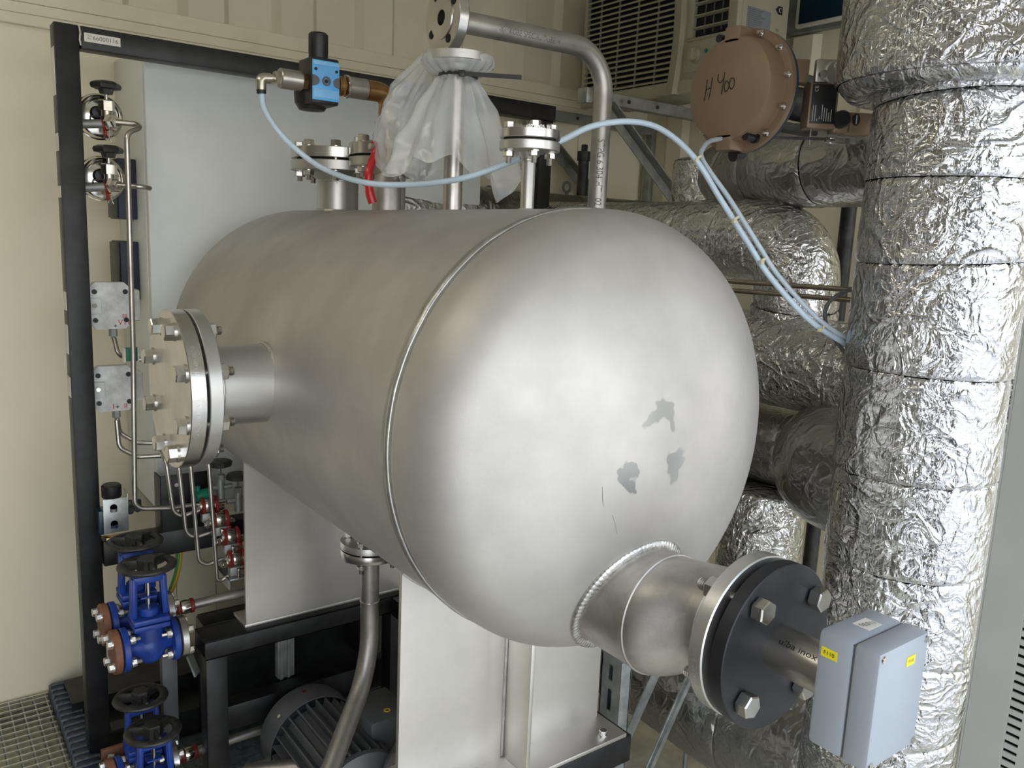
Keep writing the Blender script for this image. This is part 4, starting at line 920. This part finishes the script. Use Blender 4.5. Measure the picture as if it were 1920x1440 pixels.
sk_ = part(MB().prism([(2.668, AY0-.0015, .885), (2.653, AY0-.0015, .871), (2.668, AY0-.0015, .857), (2.692, AY0-.0015, .857), (2.692, AY0-.0015, .885)], (0, .002, 0), 0), 'energy_mark', 'ink', ac, smooth=False)
text_flat(sk_, 'C', .022, (2.677, AY0-.002, .871), (1, 0, 0), (0, 0, 1), 'white')
text_flat(ac, '501\n1,34\n..', .016, (2.672, AY0-.0012, .785), (1, 0, 0), (0, 0, 1), 'inkgrey', 'small_print')

def arm(y, lab, first):
    t = thing('wall_bracket', lab, 'bracket', (2.6, y, -.02), 'galvanised brackets carrying the air conditioner')
    a = MB().box((2.143, y-.018, .535), (WX, y-.014, .573)).box((2.143, y-.018, .531), (WX, y+.022, .535)).box((2.143, y+.018, .535), (WX, y+.022, .573)); part(a, 'arm', 'galvdark', t, smooth=False)
    part(MB().box((2.135, y-.024, .522), (2.168, y+.03, .578), .003), 'end_cap', 'galv', t)
    for xx in (2.36, 2.52): part(MB().cyl((xx, y-.017, .552), (xx, y-.022, .552), .0075, 14), 'bolt', 'castblack', t)
    part(MB().cyl((2.315, y-.017, .548), (2.315, y-.028, .548), .006, 14), 'bolt', 'chrome', t)
    p0, p1 = V((2.27, y, .54)), V((WX-.05, y, -.02))
    part(MB().bar(p0+V((0, -.016, 0)), p1+V((0, -.016, 0)), .005, .045, up=(0, 1, 0)).bar(p0+V((-.02, 0, -.016)), p1+V((-.02, 0, -.016)), .036, .004, up=(0, 1, 0)), 'brace', 'galvdark', t, smooth=False)
    part(MB().box((WX-.03, y-.02, -.12), (WX, y+.02, .573), .002), 'wall_rail', 'galvdark', t)
arm(2.47, 'nearer galvanised bracket arm and brace under the air conditioner', 1)
arm(2.96, 'farther galvanised bracket arm, passing behind the plastic bag', 0)
t = thing('wall_screen', 'dark teal panel with pale rounded frame high on the end wall', 'panel', (2.99, 1.98, .9))
part(MB().box((2.975, 1.80, .885), (3.0, 2.168, 1.2), .008), 'frame', 'white', t)
part(MB().box((2.973, 1.81, .898), (2.977, 2.150, 1.19), .003), 'screen', 'teal', t)
solo(MB().hex((WX-.036, 2.40, .93), (-1, 0, 0), .02, .008), 'wall_bolt', 'nickel', 'small bolt head on the end wall between the air conditioner and teal panel', 'bolt')
for (x_, y_, lab) in ((2.50, 2.86, 'dark upright steel pipe in the far corner right of the vent pipe'), (2.46, 1.52, 'dark upright pipe seen between foil pipe elbow and big foil pipe')):
    solo(MB().cyl((x_, y_, -1.2), (x_, y_, .36 if y_ > 2 else .22), .024, 24).cyl((x_, y_, .36 if y_ > 2 else .22), (x_, y_, .40 if y_ > 2 else .26), .03, 20).hex((x_, y_, .40 if y_ > 2 else .26), (0, 0, 1), .026, .03), 'upright_pipe', 'castblack', lab, 'pipe')

# ------------------------------------------------------------------ tan pneumatic actuator H400 with positioner
t = thing('valve_actuator', 'round tan pneumatic actuator with hand-written H 400 on its face', 'actuator', (1.62, 1.30, .22))
HY, HZ = 1.302, .362
part(MB().lathe([(0, 0), (.108, 0), (.114, .003), (.117, .010), (.119, .044), (.121, .048), (.138, .049), (.139, .051), (.139, .062), (.1, .063)], (1.562, HY, HZ), (1, 0, 0), 96), 'diaphragm_cover', 'tan', t)
part(MB().lathe([(.13, 0), (.138, 0), (.138, .008), (.118, .028), (.06, .05), (0, .05)], (1.626, HY, HZ), (1, 0, 0), 96), 'lower_housing', 'navy', t)
for s in (-1, 1): part(MB().box((1.562, HY-.022, HZ+s*.118-.018), (1.622, HY+.022, HZ+s*.118+.018), .003), 'lug', 'tan', t)
for k in range(12):
    a = k*PI/6+.35
    if abs(math.sin(a)) > .97: continue
    p = (1.611, HY+.129*math.cos(a), HZ+.129*math.sin(a))
    part(MB().hex(p, (-1, 0, 0), .014, .006).cyl(p, (p[0]-.016, p[1], p[2]), .004, 12), 'rim_bolt', 'bolt', t)
for (dy, dz) in ((.045, .118), (-.055, -.108)): part(MB().cyl((1.612, HY+dy, HZ+dz), (1.570, HY+dy, HZ+dz), .009, 18).cyl((1.600, HY+dy, HZ+dz), (1.608, HY+dy, HZ+dz), .012, 18), 'long_bolt', 'darkplastic', t)
part(MB().cyl((1.63, HY, HZ-.139), (1.60, HY, HZ-.145), .014, 16), 'air_port', 'darkplastic', t)
# marker writing as thin strokes on the face
def strokes(parent, ls, r, m, name):
    for l in ls: part(MB().tube([(1.5615, HY+p[0], HZ+p[1]) for p in l], r, 6), name, m, parent)
wr = lambda pts: smooth_path([(0, p[0], p[1]) for p in pts], 5)
def st(pts): return [(q.y, q.z) for q in wr(pts)]
strokes(t, [st([(.062, .028), (.064, 0), (.067, -.02)]), st([(.047, .030), (.050, 0), (.053, -.018)]), st([(.065, .004), (.050, .008)]),
            st([(.030, .036), (.030, .022), (.022, .016), (.014, .024)]), st([(.012, .038), (.014, .01), (.017, -.010)]),
            st([(.006, .018), (.010, .008), (.006, -.006), (-.002, 0), (-.002, .012), (.006, .018)]),
            st([(-.008, .022), (-.004, .010), (-.010, -.002), (-.018, .006), (-.016, .020), (-.008, .022)])], .0011, 'ink', 'marker_stroke')
yk = thing('valve_yoke', 'black valve yoke and stem joining the tan actuator to the foil-wrapped pipe', 'yoke', (1.75, 1.27, .2))
part(MB().lathe([(.06, 0), (.045, .02), (.036, .06), (.034, .10), (.040, .15), (.040, .2)], (1.672, HY, HZ), (1, 0, 0), 32), 'yoke_body', 'castblack', yk)
for dz in (-.07, .05): part(MB().box((1.70, HY-.02, HZ+dz), (1.90, HY+.02, HZ+dz+.02), .004), 'yoke_leg', 'castblack', yk)
ps = thing('valve_positioner', 'tan and black valve positioner with printed plate, knob and linkage, beside the big foil pipe', 'positioner', (1.76, 1.16, .27))
Rc = M(((.8, -.6, 0), (0, 0, 1), (-.6, -.8, 0))).transposed()      # x: view right, y: up, z: towards the room
def pbox(name, c, size, m, lab=None, bev=.003, par=None): return part(MB().obox(c, Rc, size, bev), name, m, par or ps, lab)
P0 = V((1.735, 1.175, .33))
def at(dx, dz, dn=0): return P0+Rc @ V((dx, dz, dn))
pbox('housing', at(0, 0), (.066, .098, .05), 'tan')
pp = pbox('printed_plate', at(.0, .004, .0255), (.056, .086, .003), 'darkplastic', 'black plate with white print', .001)
tt = MB(); rs_ = random.Random(2)
for cidx in range(9):
    xx = -.023+cidx*.0052; L_ = rs_.uniform(.012, .036); s0 = -.034 if cidx not in (3, 4) else -.03
    if cidx in (2, 3): L_ *= .4
    tt.obox(at(xx, s0+L_/2, .0275), Rc, (.0013, L_, .0006))
part(tt, 'small_print', 'inkwhite', pp, kind='stuff', smooth=False)
text_flat(pp, 'CE', .011, at(-.019, .036, .0277), Rc @ V((0, 1, 0)), Rc @ V((-1, 0, 0)), 'inkwhite')
kn = part(MB().lathe([(.020, 0), (.0195, .014), (.016, .018), (0, .018)], at(.044, -.028, .02), Rc @ V((0, 0, 1)), 32), 'round_knob', 'darkplastic', ps)
pbox('side_housing', at(.052, -.036, 0), (.044, .040, .04), 'tan')
pbox('gauge_housing', at(.088, -.034, -.005), (.062, .048, .05), 'tan', bev=.005)
el = MB().lathe([(0, .0012), (.0085, .001), (.0092, 0)], at(.080, -.026, .0205), Rc @ V((0, 0, 1)), 28)
for v in el.v:
    dv = v-at(.080, -.026, .0205); v.z += dv.z*.45
lo_ = part(el, 'oval_badge', 'ink', ps); part(MB().obox(at(.080, -.026, .0222), Rc, (.0022, .020, .0004)), 'badge_print', 'inkwhite', lo_, smooth=False)
sp = pbox('silver_bracket', at(.012, .079, .0), (.062, .052, .018), 'silverpaint', 'silver cast bracket', .004)
part(MB().lathe([(.030, 0), (.030, .006), (.026, .009), (0, .009)], at(.028, .074, .009), Rc @ V((0, 0, 1)), 32), 'round_cap', 'silverpaint', ps)
for dx, dz in ((.028, .092), (-.006, .070)): part(MB().cyl(at(dx, dz, .016), at(dx, dz, .024), .0095, 20, bev=.001).cyl(at(dx, dz, .024), at(dx, dz, .0245), .005, 6), 'socket_screw', 'bolt', ps)
pbox('tan_block', at(-.048, .078, -.01), (.030, .052, .03), 'tan')
part(MB().bar(at(-.11, -.072, .01), at(.04, -.070, .01), .004, .006), 'linkage_rod', 'castblack', ps)
part(MB().cyl(at(-.018, -.05, .01), at(-.018, -.085, .01), .002, 10), 'linkage_pin', 'bolt', ps)
lk = MB().obox(at(.046, -.069, .012), Rc, (.040, .004, .012), .001).obox(at(.046, -.079, .012), Rc, (.040, .004, .012), .001).cyl(at(.066, -.074, .006), at(.066, -.074, .018), .007, 16).cyl(at(.028, -.074, .012), at(.018, -.072, .012), .006, 12).cyl(at(.070, -.075, .012), at(.086, -.076, .012), .0025, 10)
part(lk, 'clevis', 'chrome', ps)

# ------------------------------------------------------------------ foil-jacketed pipes
foil_pipe('foil_pipe', 'broad upright pipe in bright aluminium foil standing right of the tank', [(1.705, .839, -1.62), (1.705, .839, .36)], .157, 'foil_big', step=.0055, seg=.20, amp=.0036, seed=1, wr=.9)
foil_pipe('foil_pipe_collar', 'wider foil-wrapped section on top of the broad upright foil pipe', [(1.715, .832, .335), (1.71, .83, .62), (1.71, .83, 1.0)], .243, 'foil_big', step=.006, seg=.19, amp=.005, seed=2, wr=.8, rad=.3)
part(MB().torus((1.715, .832, .345), (0, 0, 1), .205, .036, 80, 12), 'rolled_hem', 'foil_big', bpy.data.objects['foil_pipe_collar'], ang=2)
foil_pipe('foil_pipe', 'crumpled foil pipe behind the tank top, turning down in an elbow', [(2.08, 3.0-.2, .028), (2.08, 1.425, .028), (2.08, 1.425, -.22)], .120, 'foil', step=.007, seg=.2, amp=.0055, seed=3, rad=.13)
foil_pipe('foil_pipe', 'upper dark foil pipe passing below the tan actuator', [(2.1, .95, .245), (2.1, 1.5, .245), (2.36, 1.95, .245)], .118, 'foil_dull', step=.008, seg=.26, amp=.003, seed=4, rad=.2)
foil_pipe('foil_pipe', 'crumpled upright foil pipe under the tan actuator behind the air hose', [(2.33, 2.0, -.3), (2.33, 2.0, .30)], .12, 'foil', step=.008, seg=.2, amp=.005, seed=5)
foil_pipe('foil_pipe', 'level foil pipe right of the tank at mid height', [(2.02, 2.5, -.305), (2.02, 1.05, -.305)], .130, 'foil', step=.007, seg=.22, amp=.0045, seed=6)
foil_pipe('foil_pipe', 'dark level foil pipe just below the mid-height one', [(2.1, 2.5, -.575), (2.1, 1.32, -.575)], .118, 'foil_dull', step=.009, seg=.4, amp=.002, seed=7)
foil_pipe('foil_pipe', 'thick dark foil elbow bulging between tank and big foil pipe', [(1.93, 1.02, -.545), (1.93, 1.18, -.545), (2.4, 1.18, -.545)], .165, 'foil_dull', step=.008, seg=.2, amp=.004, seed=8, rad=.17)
foil_pipe('foil_pipe', 'upright foil pipe below the thick elbow, behind the sensor flange', [(2.06, 1.45, -1.6), (2.06, 1.45, -.70)], .125, 'foil', step=.008, seg=.3, amp=.0035, seed=9)
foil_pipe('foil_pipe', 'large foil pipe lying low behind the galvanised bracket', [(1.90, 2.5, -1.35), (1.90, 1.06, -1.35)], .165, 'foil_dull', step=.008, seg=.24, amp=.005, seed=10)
foil_pipe('foil_pipe', 'narrow strip of foil pipe seen between big pipe and slotted panel', [(2.35, .86, -1.05), (2.35, .86, .1)], .16, 'foil', step=.009, seg=.3, amp=.004, seed=11)
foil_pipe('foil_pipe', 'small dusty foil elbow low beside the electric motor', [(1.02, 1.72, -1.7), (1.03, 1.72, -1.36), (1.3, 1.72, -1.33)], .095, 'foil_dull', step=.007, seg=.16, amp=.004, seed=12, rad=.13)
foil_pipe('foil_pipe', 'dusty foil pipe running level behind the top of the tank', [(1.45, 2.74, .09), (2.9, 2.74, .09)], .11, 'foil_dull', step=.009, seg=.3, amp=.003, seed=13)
solo(MB().box((1.15, 2.44, -1.28), (1.19, 2.46, -1.1)).box((1.25, 2.46, -1.5), (1.32, 2.6, -1.1), .01), 'foil_scrap', 'foil_dull', 'dark crumpled foil parcel behind the drain pipe', 'foil')
for i, (z, r, lab) in enumerate(((-.084, .0065, 'upper of two thin steel tubes crossing right of the tank'), (-.108, .0062, 'lower of two thin steel tubes crossing right of the tank'))):
    solo(MB().cyl((1.80, 1.75, z-.003), (1.80, .99, z+.004), r, 16), 'thin_tube', 'copper', lab, 'tube', 'pair of thin steel tubes right of the tank')
solo(MB().tube(smooth_path([(1.74, 1.00, -.075), (1.72, 1.045, -.08), (1.70, 1.075, -.11), (1.695, 1.075, -.15), (1.70, 1.04, -.20), (1.72, 1.01, -.24)]), .0045, 12), 'cable_loop', 'greycable', 'grey cable loop at the left edge of the big foil pipe', 'cable')

# ------------------------------------------------------------------ galvanised cantilever bracket right of the skid
t = thing('cantilever_bracket', 'galvanised slotted bracket with two diagonal braces right of the skid', 'bracket', (1.5, 1.43, FZ))
sl = MB(); zc0 = -1.60; ztop = -1.068
def slotted(x, y0, y1, z0, z1, slots, th=.003):
    ym = (y0+y1)/2; hw_ = .008; zs = [z0]
    for (a, b) in slots: zs += [a, b]
    zs.append(z1); mb = MB()
    mb.box((x, y0, z0), (x+th, ym-hw_, z1)); mb.box((x, ym+hw_, z0), (x+th, y1, z1))
    for i in range(0, len(zs), 2): mb.box((x, ym-hw_, zs[i]), (x+th, ym+hw_, zs[i+1]))
    return mb
part(slotted(1.452, 1.402, 1.474, zc0, ztop, [(-1.37, -1.27), (-1.225, -1.165), (-1.14, -1.095)]), 'slotted_web', 'galv', t, smooth=False)
part(MB().box((1.452, 1.398, zc0), (1.489, 1.402, ztop-.006), .001), 'front_flange', 'galv', t)
part(MB().box((1.485, 1.398, zc0), (1.489, 1.474, ztop-.006)).box((1.452, 1.470, zc0), (1.489, 1.474, ztop-.006)), 'rear_flange', 'galv', t, smooth=False)
part(MB().cyl((1.458, 1.401, ztop), (1.486, 1.392, ztop-.012), .006, 14), 'folded_corner', 'galv', t)
part(MB().box((1.49, 1.402, ztop-.035), (1.84, 1.406, ztop), .001).box((1.49, 1.47, ztop-.035), (1.84, 1.474, ztop), .001), 'top_arm', 'galv', t, smooth=False)
part(MB().bar((1.49, 1.402, -1.60), (1.80, 1.402, -1.08), .034, .004, up=(0, 1, 0)).bar((1.475, 1.396, -1.60), (1.785, 1.396, -1.08), .004, .014, up=(0, 1, 0)), 'diagonal_brace', 'galv', t, smooth=False)
part(MB().bar((1.49, 1.472, -1.50), (1.74, 1.472, -1.08), .034, .004, up=(0, 1, 0)), 'diagonal_brace', 'galv', t, smooth=False)
solo(MB().cyl((1.865, 1.50, -1.62), (1.865, 1.50, -1.0), .007, 12), 'thin_rod', 'galvdark', 'thin upright rod behind the diagonal braces', 'rod')
solo(MB().box((2.50, 2.06, -1.5), (2.53, 2.2, -1.10), .002), 'timber_batten', 'wood', 'yellowish timber batten glimpsed left of the reducer flange', 'batten')

# ------------------------------------------------------------------ electric motor
t = thing('electric_motor', 'dark grey finned electric motor lying under the tank', 'motor', (.93, 2.0, -1.65))
MX, MZ, MR = .930, -1.522, .134
part(MB().lathe([(0, -.002), (MR-.02, 0), (MR+.004, .012), (MR+.008, .03), (MR+.008, .105), (MR+.005, .105), (MR+.004, .03)], (MX, 2.25, MZ), (0, -1, 0), 72), 'fan_cover', 'motor', t)
part(MB().cyl((MX, 2.155, MZ), (MX, 1.84, MZ), MR-.026, 48), 'stator_frame', 'motor', t)
for k in range(28):
    a = 2*PI*k/28; d = V((math.cos(a), 0, math.sin(a))); c = V((MX, 0, MZ))
    part(MB().bar(c+d*(MR-.012)+V((0, 2.145, 0)), c+d*(MR-.012)+V((0, 1.85, 0)), .005, .030, up=d), 'cooling_fin', 'motor', t, smooth=False)
part(MB().lathe([(MR-.02, 0), (MR, .002), (MR, .02), (.05, .05), (0, .05)], (MX, 1.85, MZ), (0, -1, 0), 48), 'end_shield', 'motor', t)
tb = part(MB().box((MX+.06, 1.90, MZ+.05), (MX+.19, 2.06, MZ+.165), .006), 'terminal_box', 'motor', t)
part(MB().torus((MX+.13, 1.94, MZ+.1655), (0, 0, 1), .008, .002, 20, 6), 'yellow_mark', 'yellow', tb)
part(MB().bar((MX-.02, 2.20, MZ+MR+.0075), (MX+.03, 2.20, MZ+MR+.004), .012, .002, up=(0, 0, 1)), 'red_mark', 'redtag', t)
part(MB().hex((MX-.101, 2.17, MZ+.101), (-.7, 0, .7), .012, .006), 'cover_screw', 'bolt', t)

# ------------------------------------------------------------------ slotted panel at the right edge and heater
t = thing('slotted_panel', 'pale grey upright sheet-steel panel with slots at the right edge of the picture', 'panel', (1.38, .42, FZ))
PX_ = 1.352
mb = MB().box((PX_, .468, FZ), (PX_+.003, .528, .45), .001).box((PX_, .528, FZ), (PX_+.06, .531, .45)).box((PX_, .30, FZ), (PX_+.003, .448, .45))
z = FZ
while z < .44: mb.box((PX_, .448, z), (PX_+.003, .468, z+.009)); z += .0145
part(mb, 'sheet', 'panel', t, smooth=False)
part(MB().box((PX_+.012, .31, FZ), (PX_+.016, .52, .45)), 'backing', 'acdark', t, smooth=False)
t = thing('convector_heater', 'small cream convector with vertical vent slots low behind the big foil pipe', 'heater', (2.3, .80, FZ))
part(MB().box((2.22, .62, FZ), (2.26, .95, -1.10), .004), 'casing', 'ac', t)
for i in range(12): part(MB().box((2.215, .65+i*.025, -1.28), (2.2205, .662+i*.025, -1.14)), 'vent_slot', 'acdark', t, smooth=False)
